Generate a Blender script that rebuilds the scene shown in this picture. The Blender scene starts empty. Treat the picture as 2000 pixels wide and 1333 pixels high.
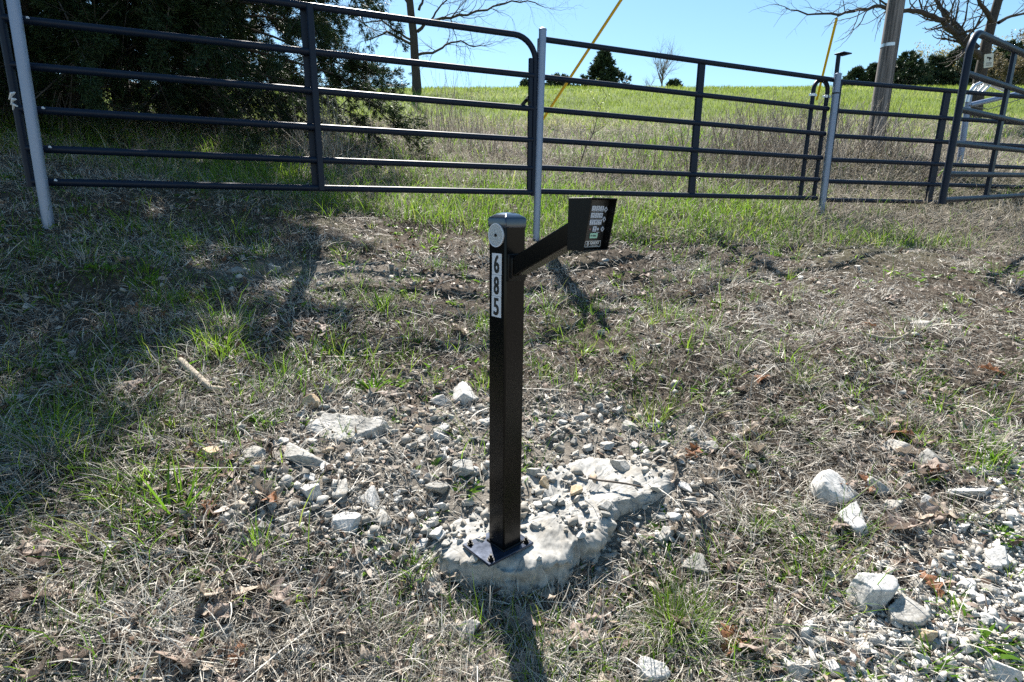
import bpy, bmesh, math, random
import numpy as np
from mathutils import Vector, Matrix

R = math.radians
rng = np.random.default_rng(7)
random.seed(7)
sc = bpy.context.scene
COL = sc.collection

# ------------------------------------------------------------------ camera, world, sun, exposure
CZ = 1.55                                   # camera height in the world
FPX, PITCH, ROLL = 1082.5, R(13.252), 0.010
cam_d = bpy.data.cameras.new('camera')
cam = bpy.data.objects.new('camera', cam_d); COL.objects.link(cam)
cam_d.sensor_width = 36.0
cam_d.lens = FPX / 2000 * 36.0
cam_d.clip_start = 0.05
cam_d.clip_end = 2000
cam.location = (0, 0, CZ)
cam.rotation_mode = 'QUATERNION'
cam.rotation_quaternion = (Matrix.Rotation(math.pi / 2 - PITCH, 3, 'X') @ Matrix.Rotation(ROLL, 3, 'Z')).to_quaternion()
sc.camera = cam

SUN_EL, SUN_AZ = R(50), R(-11)              # azimuth measured from +Y towards +X
w = bpy.data.worlds.new('World'); sc.world = w; w.use_nodes = True
wn = w.node_tree; bg = wn.nodes['Background']
sky = wn.nodes.new('ShaderNodeTexSky'); sky.sky_type = 'NISHITA'; sky.sun_disc = False
sky.sun_elevation = SUN_EL; sky.sun_rotation = SUN_AZ; sky.altitude = 200; sky.air_density = 1.0; sky.dust_density = 0.25; sky.ozone_density = 1.0
hs = wn.nodes.new('ShaderNodeHueSaturation'); hs.inputs['Hue'].default_value = .486; hs.inputs['Saturation'].default_value = 1.15
wn.links.new(sky.outputs[0], hs.inputs['Color']); wn.links.new(hs.outputs[0], bg.inputs[0]); bg.inputs[1].default_value = 0.064
sd = bpy.data.lights.new('sun', 'SUN'); so = bpy.data.objects.new('sun', sd); COL.objects.link(so)
sd.energy = 5.0; sd.angle = R(0.5); sd.color = (1.0, 0.95, 0.87)
SUND = Vector((math.sin(SUN_AZ) * math.cos(SUN_EL), math.cos(SUN_AZ) * math.cos(SUN_EL), math.sin(SUN_EL)))
so.rotation_mode = 'QUATERNION'; so.rotation_quaternion = SUND.to_track_quat('Z', 'Y'); so.location = (0, 0, 30)
sc.view_settings.view_transform = 'Standard'; sc.view_settings.look = 'None'
sc.view_settings.exposure = 1.48; sc.view_settings.gamma = 1.0
try:
    sc.cycles.max_bounces = 5; sc.cycles.transparent_max_bounces = 4; sc.cycles.diffuse_bounces = 1
    sc.cycles.use_denoising = False
except Exception:
    pass

# ------------------------------------------------------------------ photo pixel <-> world
_c, _s = math.cos(ROLL), math.sin(ROLL)
_ct, _st = math.cos(PITCH), math.sin(PITCH)
def ray(px, py):
    x = (px - 1000) / FPX; y = -(py - 666.5) / FPX
    x, y = _c * x - _s * y, _s * x + _c * y
    return x, _ct + y * _st, -_st + y * _ct
def at(px, py, D):
    x, y, z = ray(px, py)
    return Vector((x / y * D, D, CZ + z / y * D))
def proj(X, Y, Z):
    Z = Z - CZ
    d = Y * _ct - Z * _st; u = Y * _st + Z * _ct
    x = X / d; u = u / d
    x, u = _c * x + _s * u, -_s * x + _c * u
    return 1000 + FPX * x, 666.5 - FPX * u

# ------------------------------------------------------------------ noise
def _h(ix, iy, seed):
    n = (ix.astype(np.int64) * 374761393 + iy.astype(np.int64) * 668265263 + seed * 982451653) & 0x7fffffff
    n = ((n ^ (n >> 13)) * 1274126177) & 0x7fffffff
    n = n ^ (n >> 16)
    return (n & 0xffff) / 65535.0
def vnoise(x, y, seed=0):
    x = np.asarray(x, float); y = np.asarray(y, float)
    ix = np.floor(x); iy = np.floor(y); fx = x - ix; fy = y - iy
    fx = fx * fx * (3 - 2 * fx); fy = fy * fy * (3 - 2 * fy)
    a = _h(ix, iy, seed); b = _h(ix + 1, iy, seed); c = _h(ix, iy + 1, seed); d = _h(ix + 1, iy + 1, seed)
    return (a + (b - a) * fx) * (1 - fy) + (c + (d - c) * fx) * fy
def fbm(x, y, seed=0, o=4):
    t = 0; a = 0.5; s = 0
    for k in range(o):
        t = t + a * vnoise(np.asarray(x) * 2 ** k, np.asarray(y) * 2 ** k, seed + k * 17); s += a; a *= 0.5
    return t / s - 0.5
def sstep(a, b, x):
    t = np.clip((np.asarray(x, float) - a) / (b - a), 0, 1)
    return t * t * (3 - 2 * t)

# ------------------------------------------------------------------ terrain height
ctrl = [(0, 1.75, -1.06), (-.1, 1.47, -1.225), (.22, 1.5, -1.225), (0, 1.2, -1.262), (0, .6, -1.36), (0, -1, -1.55), (-3, -2, -1.5), (3, -2, -1.6),
        (-.5, 1.5, -1.08), (-1, 1.5, -.97), (-1.3, 1.0, -1.12), (-1.6, 2.2, -.70), (-3.2, 1.5, -.75),
        (.48, 1.6, -1.195), (1, 1.3, -1.21), (1.3, 1.0, -1.30), (1.6, 1.9, -1.05), (3, 1.5, -1.2), (2.6, 2.2, -.98), (1.2, 3, -.75),
        (-2.98, 3.63, -.11), (.204, 4.975, -.2555), (3.46, 6.40, -.014), (-1.35, 3.2, -.47), (0, 3.2, -.68), (-.2, 2.4, -.88),
        (3.4, 4.55, -.38), (3, 3.2, -.72), (5, 6.6, .02), (5, 5, -.3), (8, 7, .2), (-6, 4, .35), (-4, 6, .55), (-1, 6.5, .25), (2, 7.4, .35), (6.4, 8, .62),
        (-8, 8, 1.2), (-4, 9, 1.15), (0, 9.5, 1.0), (12, 9, .7), (-9, 2, -.4), (9, 2, -.8)]
pb = at(1705, 292, 9.0); ctrl.append((pb.x, pb.y, pb.z - CZ))
for D, yy in ((12, 262), (15.5, 224), (19.5, 192), (23.5, 175)):
    for px in (-400, 300, 1000, 1400, 1700, 2000, 2500):
        p = at(px, yy - (px - 1000) * 0.0 , D); ctrl.append((p.x, p.y, p.z - CZ))
for px in (-500, 1000, 2500):
    p = at(px, 172, 28); ctrl.append((p.x, p.y, p.z - CZ - .12))
    p = at(px, 172, 36); ctrl.append((p.x, p.y, p.z - CZ - 1.0))
    p = at(px, 172, 50); ctrl.append((p.x, p.y, p.z - CZ - 3.5))
CT = np.array(ctrl, float)
def _k(r2): return 0.5 * r2 * np.log(np.maximum(r2, 1e-9))
_n = len(CT)
_d2 = (CT[:, None, 0] - CT[None, :, 0]) ** 2 + (CT[:, None, 1] - CT[None, :, 1]) ** 2
_A = np.zeros((_n + 3, _n + 3)); _A[:_n, :_n] = _k(_d2) + np.eye(_n) * 0.02
_A[:_n, _n] = 1; _A[:_n, _n + 1:] = CT[:, :2]; _A[_n, :_n] = 1; _A[_n + 1:, :_n] = CT[:, :2].T
_W = np.linalg.solve(_A, np.r_[CT[:, 2], 0, 0, 0])
def zsm(x, y):
    x = np.asarray(x, float); y = np.asarray(y, float); sh = x.shape
    x = x.ravel(); y = y.ravel(); out = np.empty(len(x))
    for i in range(0, len(x), 50000):
        a, b = x[i:i + 50000], np.minimum(y[i:i + 50000], 50)
        a = np.clip(a, -60, 60)
        r2 = (a[:, None] - CT[None, :, 0]) ** 2 + (b[:, None] - CT[None, :, 1]) ** 2
        out[i:i + 50000] = _k(r2) @ _W[:_n] + _W[_n] + a * _W[_n + 1] + b * _W[_n + 2]
    return out.reshape(sh) + CZ
def zg(x, y):
    x = np.asarray(x, float); y = np.asarray(y, float)
    near = np.clip(1.5 - np.abs(y) / 12, 0.15, 1)
    flat = 1 - 0.85 * np.exp(-(((x - .05) / .45) ** 2 + ((y - 1.75) / .28) ** 2) ** 2)
    return zsm(x, y) + (fbm(x * 1.3, y * 1.3, 3, 3) * .12 + fbm(x * 5, y * 5, 5, 3) * .05 * near + fbm(x * 19, y * 19, 9, 2) * .018 * near) * flat
def zg1(x, y): return float(zg(np.array([x]), np.array([y]))[0])
SLABS = []
def zs(x, y): return zg(x, y)
def hit(px, py):                             # where the sight line through a photo pixel meets the ground
    Ds = np.geomspace(.7, 60, 500)
    x, y, z = ray(px, py)
    X = x / y * Ds; Z = CZ + z / y * Ds
    g = zs(X, Ds); below = Z < g
    if not below.any(): return Vector((X[-1], Ds[-1], g[-1]))
    i = int(np.argmax(below)); D = Ds[i]
    if i > 0:
        a, b = Z[i - 1] - g[i - 1], g[i] - Z[i]
        D = Ds[i - 1] + (Ds[i] - Ds[i - 1]) * a / (a + b + 1e-9)
    X = x / y * D
    return Vector((X, D, float(zs(np.array([X]), np.array([D]))[0])))

# ------------------------------------------------------------------ zones, in photo coordinates of the ground points
def zone_gravel(px, py):                     # loose limestone around the post
    q = ((px - 930) / 520) ** 2 + ((py - 945) / 205) ** 2
    q2 = ((px - 600) / 260) ** 2 + ((py - 532) / 26) ** 2
    return np.maximum(sstep(1.25, .55, q + fbm(px / 90, py / 60, 21, 3) * 1.1), .8 * sstep(1.2, .4, q2 + fbm(px / 60, py / 30, 22, 3) * 1.2))
def zone_road(px, py):                       # crushed stone at the lower right
    d = (px - 1750) * .60 + (py - 1080) * .72
    return sstep(-70, 120, d + fbm(px / 110, py / 80, 31, 3) * 170)
def zone_green(px, py):
    g = .17 - .07 * sstep(850, 1050, py)
    g = g + .75 * np.exp(-((px - 1330) / 330) ** 2 - ((py - 435) / 45) ** 2)
    g = g + .45 * np.exp(-((px - 800) / 200) ** 2 - ((py - 360) / 70) ** 2)
    g = g + .35 * np.exp(-((px - 200) / 480) ** 2 - ((py - 500) / 150) ** 2)
    g = g + .25 * np.exp(-((px - 200) / 320) ** 2 - ((py - 850) / 200) ** 2)
    g = g + .15 * np.exp(-((px - 650) / 380) ** 2 - ((py - 640) / 130) ** 2)
    g = g + .15 * np.exp(-((px - 1150) / 150) ** 2 - ((py - 600) / 70) ** 2)
    g = g * (1 - .8 * np.exp(-((px - 1850) / 330) ** 2 - ((py - 560) / 130) ** 2))
    return g

# ------------------------------------------------------------------ object helpers
def link(o, parent=None):
    COL.objects.link(o)
    if parent is not None: o.parent = parent
    return o
def tag(o, label=None, cat=None, group=None, kind=None):
    if label: o['label'] = label
    if cat: o['category'] = cat
    if group: o['group'] = group
    if kind: o['kind'] = kind
    return o
def empty(name, loc=(0, 0, 0), rz=0.0, label=None, cat=None, group=None):
    o = bpy.data.objects.new(name, None); link(o); o.location = loc; o.rotation_euler = (0, 0, rz)
    o.empty_display_size = .1
    return tag(o, label, cat, group)
def np_mesh(name, V, tris=None, quads=None, attrs=None, mats=(), smooth=False):
    me = bpy.data.meshes.new(name)
    V = np.asarray(V, np.float32); me.vertices.add(len(V)); me.vertices.foreach_set('co', V.ravel())
    nt = 0 if tris is None else len(tris); nq = 0 if quads is None else len(quads)
    idx = []
    if nt: idx.append(np.asarray(tris, np.int32).ravel())
    if nq: idx.append(np.asarray(quads, np.int32).ravel())
    idx = np.concatenate(idx)
    me.loops.add(len(idx)); me.loops.foreach_set('vertex_index', idx)
    me.polygons.add(nt + nq)
    st = np.r_[np.arange(nt) * 3, nt * 3 + np.arange(nq) * 4].astype(np.int32)
    me.polygons.foreach_set('loop_start', st)
    if smooth: me.polygons.foreach_set('use_smooth', np.ones(nt + nq, bool))
    for k, v in (attrs or {}).items():
        a = me.attributes.new(k, 'FLOAT', 'POINT'); a.data.foreach_set('value', np.asarray(v, np.float32))
    me.update(calc_edges=True)
    for m in mats: me.materials.append(m)
    return me
def mobj(name, me, parent=None):
    return link(bpy.data.objects.new(name, me), parent)

class MB:
    """collects boxes, tubes and prisms that become ONE mesh object"""
    def __init__(s): s.v = []; s.f = []; s.m = []
    def add(s, vs, fs, mi=0):
        n = len(s.v); s.v += [tuple(v) for v in vs]
        s.f += [tuple(i + n for i in f) for f in fs]; s.m += [mi] * len(fs)
    def box(s, c, size, M=None, mi=0):
        hx, hy, hz = size[0] / 2, size[1] / 2, size[2] / 2
        vs = [Vector((x, y, z)) for x in (-hx, hx) for y in (-hy, hy) for z in (-hz, hz)]
        if M is not None: vs = [M @ v for v in vs]
        c = Vector(c)
        s.add([v + c for v in vs], [(0, 1, 3, 2), (4, 6, 7, 5), (0, 4, 5, 1), (2, 3, 7, 6), (0, 2, 6, 4), (1, 5, 7, 3)], mi)
    def tube(s, pts, r, n=12, caps=True, mi=0):
        pts = [Vector(p) for p in pts]; rs = r if isinstance(r, (list, tuple)) else [r] * len(pts)
        t0 = (pts[1] - pts[0]).normalized()
        a = t0.orthogonal().normalized(); vs = []
        for i, p in enumerate(pts):
            if i == 0: t = t0
            elif i == len(pts) - 1: t = (pts[i] - pts[i - 1]).normalized()
            else: t = ((pts[i] - pts[i - 1]).normalized() + (pts[i + 1] - pts[i]).normalized()).normalized()
            a = (a - t * a.dot(t)).normalized(); b = t.cross(a)
            for k in range(n):
                an = 2 * math.pi * k / n
                vs.append(p + (a * math.cos(an) + b * math.sin(an)) * rs[i])
        fs = []
        for i in range(len(pts) - 1):
            for k in range(n):
                k2 = (k + 1) % n
                fs.append((i * n + k, i * n + k2, (i + 1) * n + k2, (i + 1) * n + k))
        if caps:
            fs.append(tuple(range(n))[::-1]); fs.append(tuple((len(pts) - 1) * n + k for k in range(n)))
        s.add(vs, fs, mi)
    def prism(s, outline, F, n0, n1, mi=0):
        """outline [(u,v)] pushed from n0 to n1 through the mapping F(u,v,n)"""
        k = len(outline)
        vs = [F(u, v, n0) for u, v in outline] + [F(u, v, n1) for u, v in outline]
        fs = [tuple(range(k))[::-1], tuple(range(k, 2 * k))]
        fs += [(i, (i + 1) % k, k + (i + 1) % k, k + i) for i in range(k)]
        s.add(vs, fs, mi)
    def build(s, name, mats, parent=None, smooth=True, bevel=0, seg=2):
        me = bpy.data.meshes.new(name); me.from_pydata(s.v, [], s.f)
        if not isinstance(mats, (list, tuple)): mats = [mats]
        for m in mats: me.materials.append(m)
        me.polygons.foreach_set('material_index', s.m)
        bm = bmesh.new(); bm.from_mesh(me); bmesh.ops.recalc_face_normals(bm, faces=bm.faces); bm.to_mesh(me); bm.free()
        if smooth:
            me.polygons.foreach_set('use_smooth', [True] * len(me.polygons))
            try: me.set_sharp_from_angle(angle=R(35))
            except Exception: pass
        o = mobj(name, me, parent)
        if bevel:
            b = o.modifiers.new('bevel', 'BEVEL'); b.width = bevel; b.segments = seg; b.limit_method = 'ANGLE'
        return o

_font_cache = {}
def text_geo(body, size):
    """flat letter outlines as (verts2d, faces), centred on the origin"""
    key = (body, size)
    if key in _font_cache: return _font_cache[key]
    cu = bpy.data.curves.new('letters', 'FONT'); cu.body = body; cu.size = size
    cu.align_x = 'CENTER'; cu.align_y = 'CENTER'; cu.resolution_u = 4
    o = bpy.data.objects.new('letters', cu); COL.objects.link(o)
    dg = bpy.context.evaluated_depsgraph_get(); dg.update()
    me = bpy.data.meshes.new_from_object(o.evaluated_get(dg))
    vs = np.array([(v.co.x, v.co.y) for v in me.vertices]); fs = [tuple(p.vertices) for p in me.polygons]
    bpy.data.objects.remove(o); bpy.data.meshes.remove(me); bpy.data.curves.remove(cu)
    vs = vs - (vs.max(0) + vs.min(0)) / 2
    _font_cache[key] = (vs, fs); return vs, fs
def put_text(mb, body, size, F, u0, v0, n, mi, sx=1.0, sy=1.0, bold=0.0, vb=0.0):
    vs, fs = text_geo(body, size)
    for k, (du, dv) in enumerate(((0, 0),) if not bold else ((-bold, 0), (0, 0), (bold, 0)) if not vb else [(a * bold, b * vb) for a in (-1, -.5, 0, .5, 1) for b in (-1, 0, 1)]):
        mb.add([F(u0 + x * sx + du, v0 + y * sy + dv, n + k * .00002) for x, y in vs], fs, mi)

# ------------------------------------------------------------------ materials
def nodes_mat(name):
    m = bpy.data.materials.new(name); m.use_nodes = True
    return m, m.node_tree, m.node_tree.nodes['Principled BSDF']
def noise(nt, scale, detail=5, rough=.6, coord='Object', stretch=None):
    tc = nt.nodes.new('ShaderNodeTexCoord'); n = nt.nodes.new('ShaderNodeTexNoise')
    n.inputs['Scale'].default_value = scale; n.inputs['Detail'].default_value = detail; n.inputs['Roughness'].default_value = rough
    if stretch:
        mp = nt.nodes.new('ShaderNodeMapping'); mp.inputs['Scale'].default_value = stretch
        nt.links.new(tc.outputs[coord], mp.inputs[0]); nt.links.new(mp.outputs[0], n.inputs['Vector'])
    else: nt.links.new(tc.outputs[coord], n.inputs['Vector'])
    return n
def ramp(nt, src, stops):
    r = nt.nodes.new('ShaderNodeValToRGB'); e = r.color_ramp.elements
    while len(e) < len(stops): e.new(0.5)
    for i, (p, c) in enumerate(stops):
        e[i].position = p; e[i].color = (*c, 1)
    nt.links.new(src, r.inputs[0]); return r
def bump(nt, src, b, strength, dist):
    n = nt.nodes.new('ShaderNodeBump'); n.inputs['Strength'].default_value = strength; n.inputs['Distance'].default_value = dist
    nt.links.new(src, n.inputs['Height']); nt.links.new(n.outputs[0], b.inputs['Normal']); return n
def simple(name, col, rough=.5, metal=0, var=.12, scale=30, bmp=0.0, coat=0, stretch=None, rvar=.08):
    m, nt, b = nodes_mat(name)
    n = noise(nt, scale, stretch=stretch)
    lo = tuple(max(0, c * (1 - var)) for c in col); hi = tuple(min(1, c * (1 + var)) for c in col)
    r = ramp(nt, n.outputs[0], [(.3, lo), (.7, hi)]); nt.links.new(r.outputs[0], b.inputs['Base Color'])
    mr = nt.nodes.new('ShaderNodeMapRange'); mr.inputs[3].default_value = max(0, rough - rvar); mr.inputs[4].default_value = min(1, rough + rvar)
    nt.links.new(n.outputs[0], mr.inputs[0]); nt.links.new(mr.outputs[0], b.inputs['Roughness'])
    b.inputs['Metallic'].default_value = metal
    if coat: b.inputs['Coat Weight'].default_value = coat; b.inputs['Coat Roughness'].default_value = .08
    if bmp: bump(nt, n.outputs[0], b, bmp, .002)
    return m
def blade_mat(name, stops, rough=.6, trans=.35, spec=.3, attr='rnd'):
    """grass and leaves: colour by each blade's own random value, light passes through"""
    m, nt, b = nodes_mat(name)
    a = nt.nodes.new('ShaderNodeAttribute'); a.attribute_name = attr
    r = ramp(nt, a.outputs['Fac'], stops)
    nt.links.new(r.outputs[0], b.inputs['Base Color']); b.inputs['Roughness'].default_value = rough
    b.inputs['Specular IOR Level'].default_value = spec
    if trans:
        t = nt.nodes.new('ShaderNodeBsdfTranslucent'); nt.links.new(r.outputs[0], t.inputs[0])
        mx = nt.nodes.new('ShaderNodeMixShader'); mx.inputs[0].default_value = trans
        nt.links.new(b.outputs[0], mx.inputs[1]); nt.links.new(t.outputs[0], mx.inputs[2])
        nt.links.new(mx.outputs[0], nt.nodes['Material Output'].inputs[0])
    return m

def ground_material():
    m, nt, b = nodes_mat('ground')
    n1 = noise(nt, 2.2, 8, .65); n2 = noise(nt, 26, 6, .7); n3 = noise(nt, 120, 4, .7)
    mixn = nt.nodes.new('ShaderNodeMath'); mixn.operation = 'MULTIPLY_ADD'; mixn.inputs[1].default_value = .5
    nt.links.new(n3.outputs[0], mixn.inputs[0])
    half = nt.nodes.new('ShaderNodeMath'); half.operation = 'MULTIPLY'; half.inputs[1].default_value = .5
    nt.links.new(n2.outputs[0], half.inputs[0]); nt.links.new(half.outputs[0], mixn.inputs[2])
    soil = ramp(nt, mixn.outputs[0], [(.34, (.016, .0125, .010)), (.5, (.058, .046, .036)), (.66, (.15, .125, .098))])
    dust = ramp(nt, mixn.outputs[0], [(.30, (.085, .073, .060)), (.5, (.22, .198, .170)), (.68, (.38, .352, .312))])
    turf = ramp(nt, mixn.outputs[0], [(.32, (.05, .075, .02)), (.5, (.10, .145, .035)), (.66, (.20, .22, .07))])
    ag = nt.nodes.new('ShaderNodeAttribute'); ag.attribute_name = 'gravel'
    at_ = nt.nodes.new('ShaderNodeAttribute'); at_.attribute_name = 'turf'
    def mix(fac, a, c):
        x = nt.nodes.new('ShaderNodeMix'); x.data_type = 'RGBA'
        nt.links.new(fac, x.inputs[0]); nt.links.new(a, x.inputs[6]); nt.links.new(c, x.inputs[7]); return x.outputs[2]
    c = mix(ag.outputs['Fac'], soil.outputs[0], dust.outputs[0]); c = mix(at_.outputs['Fac'], c, turf.outputs[0])
    nt.links.new(c, b.inputs['Base Color']); b.inputs['Roughness'].default_value = .95; b.inputs['Specular IOR Level'].default_value = .1
    bump(nt, mixn.outputs[0], b, .9, .012)
    return m
def rock_material(name, lo, mid, hi, stain=(.27, .215, .14), st=.16, k=1.0):
    m, nt, b = nodes_mat(name)
    n1 = noise(nt, 2.2 * k, 6, .6); n2 = noise(nt, 8 * k, 4, .6); n3 = noise(nt, 1.6 * k, 4, .6)
    ad = nt.nodes.new('ShaderNodeMath'); ad.operation = 'MULTIPLY_ADD'; ad.inputs[1].default_value = .45
    hf = nt.nodes.new('ShaderNodeMath'); hf.operation = 'MULTIPLY'; hf.inputs[1].default_value = .55
    nt.links.new(n1.outputs[0], hf.inputs[0]); nt.links.new(n2.outputs[0], ad.inputs[0]); nt.links.new(hf.outputs[0], ad.inputs[2])
    r = ramp(nt, ad.outputs[0], [(.34, lo), (.5, mid), (.64, hi)])
    sm = ramp(nt, n3.outputs[0], [(.55, (0, 0, 0)), (.75, (st * 4, st * 4, st * 4))])
    x = nt.nodes.new('ShaderNodeMix'); x.data_type = 'RGBA'; nt.links.new(sm.outputs[0], x.inputs[0])
    nt.links.new(r.outputs[0], x.inputs[6]); x.inputs[7].default_value = (*stain, 1)
    nt.links.new(x.outputs[2], b.inputs['Base Color']); b.inputs['Roughness'].default_value = .9; b.inputs['Specular IOR Level'].default_value = .2
    bump(nt, ad.outputs[0], b, .30, .01)
    return m
def pebble_material(name, stops):
    m, nt, b = nodes_mat(name)
    a = nt.nodes.new('ShaderNodeAttribute'); a.attribute_name = 'rnd'
    r = ramp(nt, a.outputs['Fac'], stops); n = noise(nt, 70, 5, .7)
    v = ramp(nt, n.outputs[0], [(.3, (.72, .72, .72)), (.7, (1.1, 1.1, 1.1))])
    x = nt.nodes.new('ShaderNodeMix'); x.data_type = 'RGBA'; x.blend_type = 'MULTIPLY'; x.inputs[0].default_value = 1
    nt.links.new(r.outputs[0], x.inputs[6]); nt.links.new(v.outputs[0], x.inputs[7])
    nt.links.new(x.outputs[2], b.inputs['Base Color']); b.inputs['Roughness'].default_value = .9; b.inputs['Specular IOR Level'].default_value = .2
    bump(nt, n.outputs[0], b, .5, .003); return m

M = {}
M['ground'] = ground_material()
M['rock'] = rock_material('limestone', (.20, .19, .175), (.35, .335, .31), (.50, .485, .455))
M['rock_white'] = rock_material('white limestone', (.30, .295, .285), (.46, .45, .435), (.62, .61, .59), st=.09)
M['rock_ledge'] = rock_material('layered limestone', (.17, .165, .155), (.33, .32, .30), (.47, .455, .43), st=.10, k=5.0)
M['rock_dark'] = rock_material('grey limestone', (.14, .135, .125), (.24, .235, .22), (.36, .35, .33))
M['rock_tan'] = rock_material('tan limestone', (.30, .22, .14), (.46, .35, .23), (.60, .50, .37), st=.05)
M['pebble'] = pebble_material('crushed limestone', [(0, (.15, .138, .12)), (.3, (.28, .262, .235)), (.7, (.40, .38, .345)), (.9, (.54, .525, .49)), (1, (.42, .32, .22))])
M['pebble_road'] = pebble_material('road gravel', [(0, (.30, .285, .26)), (.3, (.46, .44, .40)), (.7, (.58, .56, .52)), (.93, (.72, .70, .67)), (1, (.52, .42, .30))])
M['gate'] = simple('slate blue gate paint', (.0045, .0115, .0290), .46, 0, .15, 40, .05)
M['gate'].node_tree.nodes['Principled BSDF'].inputs['Specular IOR Level'].default_value = .25
M['galv'] = simple('galvanised steel', (.25, .30, .41), .50, .65, .06, 8, 0, rvar=.04)
M['zinc'] = simple('bright zinc', (.62, .64, .67), .35, .8, .1, 60)
M['weld'] = simple('silver weld paint', (.68, .70, .73), .5, .2, .15, 150, .4)
M['black'] = simple('black gloss paint', (.0030, .0030, .0034), .22, 0, .05, 5, .0, rvar=.02); M['black'].node_tree.nodes['Principled BSDF'].inputs['Specular IOR Level'].default_value = .21
M['black_matt'] = simple('black textured paint', (.0035, .0035, .004), .42, 0, .2, 90, .1); M['black_matt'].node_tree.nodes['Principled BSDF'].inputs['Specular IOR Level'].default_value = .25
M['keypad'] = simple('dark grey keypad plastic', (.014, .0145, .015), .45, 0, .1, 60)
M['key'] = simple('pale grey key', (.50, .56, .68), .5, 0, .06, 80)
M['keytext'] = simple('dark key print', (.02, .025, .05), .6, 0, .05, 50)
M['green_key'] = simple('pale green key', (.36, .66, .52), .5, 0, .06, 80)
M['led'] = simple('red indicator lens', (.35, .16, .17), .3, 0, .05, 50)
M['white'] = simple('white print', (.78, .79, .82), .5, 0, .04, 50)
M['plate'] = simple('white number plate', (.66, .69, .76), .45, 0, .05, 40)
M['digit'] = simple('black number print', (.012, .012, .013), .5, 0, .1, 40)
M['reflector'] = simple('clear prismatic reflector', (.50, .52, .55), .32, .35, .25, 260, .6)
M['baseplate'] = simple('glossy base plate', (.030, .040, .066), .22, .45, .3, 30, .15)
M['cap'] = simple('black cap with sky tint', (.035, .048, .075), .2, .45, .1, 20, 0, coat=.6, rvar=.03)  # black cap; the sky's blue reflection is put into its base colour
M['pole'] = simple('weathered pole wood', (.165, .150, .145), .85, 0, .75, 5, .8, stretch=(6, 6, .25))
M['conduit'] = simple('dark wire moulding', (.055, .045, .04), .7, 0, .2, 20)
M['guy'] = simple('yellow guy guard plastic', (.72, .43, .02), .45, 0, .08, 10)
M['wire'] = simple('steel guy wire', (.16, .16, .17), .5, .5, .1, 10)
M['bark'] = simple('grey brown bark', (.052, .043, .037), .9, 0, .5, 14, .7, stretch=(3, 3, .6))
M['bark_pale'] = simple('pale grey twigs', (.17, .145, .125), .9, 0, .3, 14, .3)
M['deadwood'] = simple('bleached dead wood', (.33, .28, .22), .9, 0, .35, 12, .5, stretch=(4, 4, 1))
M['deadwood_dark'] = simple('dark dead wood', (.10, .08, .065), .9, 0, .4, 18, .5)
M['dead_twig'] = simple('dead cedar twigs', (.08, .067, .057), .9, 0, .4, 20, .3)
M['sign'] = simple('faded sign sheet', (.62, .62, .55), .55, 0, .08, 20)
M['straw'] = blade_mat('straw', [(0, (.06, .048, .038)), (.3, (.19, .163, .132)), (.6, (.43, .395, .34)), (1, (.72, .69, .63))], .50, .28, .45)
M['straw_far'] = blade_mat('far straw', [(0, (.10, .085, .065)), (.3, (.22, .19, .15)), (.6, (.38, .34, .28)), (1, (.56, .52, .45))], .65, .25, .12)
M['litter'] = blade_mat('leaf litter', [(0, (.055, .035, .025)), (.4, (.17, .115, .085)), (.75, (.31, .245, .20)), (1, (.45, .39, .33))], .6, .15)
M['green'] = blade_mat('green blades', [(0, (.035, .085, .010)), (.4, (.095, .20, .018)), (.8, (.20, .33, .028)), (1, (.32, .35, .08))], .45, .55)
M['field'] = blade_mat('meadow blades', [(0, (.11, .16, .022)), (.45, (.23, .305, .055)), (.75, (.34, .385, .10)), (1, (.54, .49, .30))], .65, .5, .1)
M['brush'] = blade_mat('dry brush stems', [(0, (.16, .135, .11)), (.5, (.36, .32, .27)), (1, (.58, .53, .46))], .7, .15, .15)
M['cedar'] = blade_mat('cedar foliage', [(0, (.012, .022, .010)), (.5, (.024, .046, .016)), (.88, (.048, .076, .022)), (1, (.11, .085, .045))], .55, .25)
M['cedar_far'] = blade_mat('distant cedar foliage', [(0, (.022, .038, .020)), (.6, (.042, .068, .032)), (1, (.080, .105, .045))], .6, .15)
M['bud'] = blade_mat('spring buds', [(0, (.16, .15, .045)), (.5, (.27, .23, .07)), (1, (.36, .30, .12))], .6, .4)
M['bud_brown'] = blade_mat('brown buds', [(0, (.10, .085, .055)), (1, (.22, .18, .10))], .6, .3)
M['bud_green'] = blade_mat('fresh green buds', [(0, (.16, .23, .03)), (1, (.33, .40, .08))], .5, .45)
M['weed'] = blade_mat('broad weed leaves', [(0, (.045, .11, .012)), (.6, (.12, .25, .020)), (1, (.24, .38, .04))], .4, .5)
def leaf_material(name, lo, hi):
    m, nt, b = nodes_mat(name)
    n = noise(nt, 25, 5, .6); r = ramp(nt, n.outputs[0], [(.3, lo), (.7, hi)])
    nt.links.new(r.outputs[0], b.inputs['Base Color']); b.inputs['Roughness'].default_value = .6; b.inputs['Specular IOR Level'].default_value = .3
    t = nt.nodes.new('ShaderNodeBsdfTranslucent'); nt.links.new(r.outputs[0], t.inputs[0])
    mx = nt.nodes.new('ShaderNodeMixShader'); mx.inputs[0].default_value = .2
    nt.links.new(b.outputs[0], mx.inputs[1]); nt.links.new(t.outputs[0], mx.inputs[2]); nt.links.new(mx.outputs[0], nt.nodes['Material Output'].inputs[0])
    bump(nt, n.outputs[0], b, .5, .004); return m
M['leaf0'] = leaf_material('dry oak leaf', (.22, .165, .135), (.38, .305, .26))
M['leaf1'] = leaf_material('rusty oak leaf', (.16, .065, .03), (.27, .13, .065))
M['leaf2'] = leaf_material('bleached oak leaf', (.30, .235, .18), (.47, .40, .33))

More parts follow.
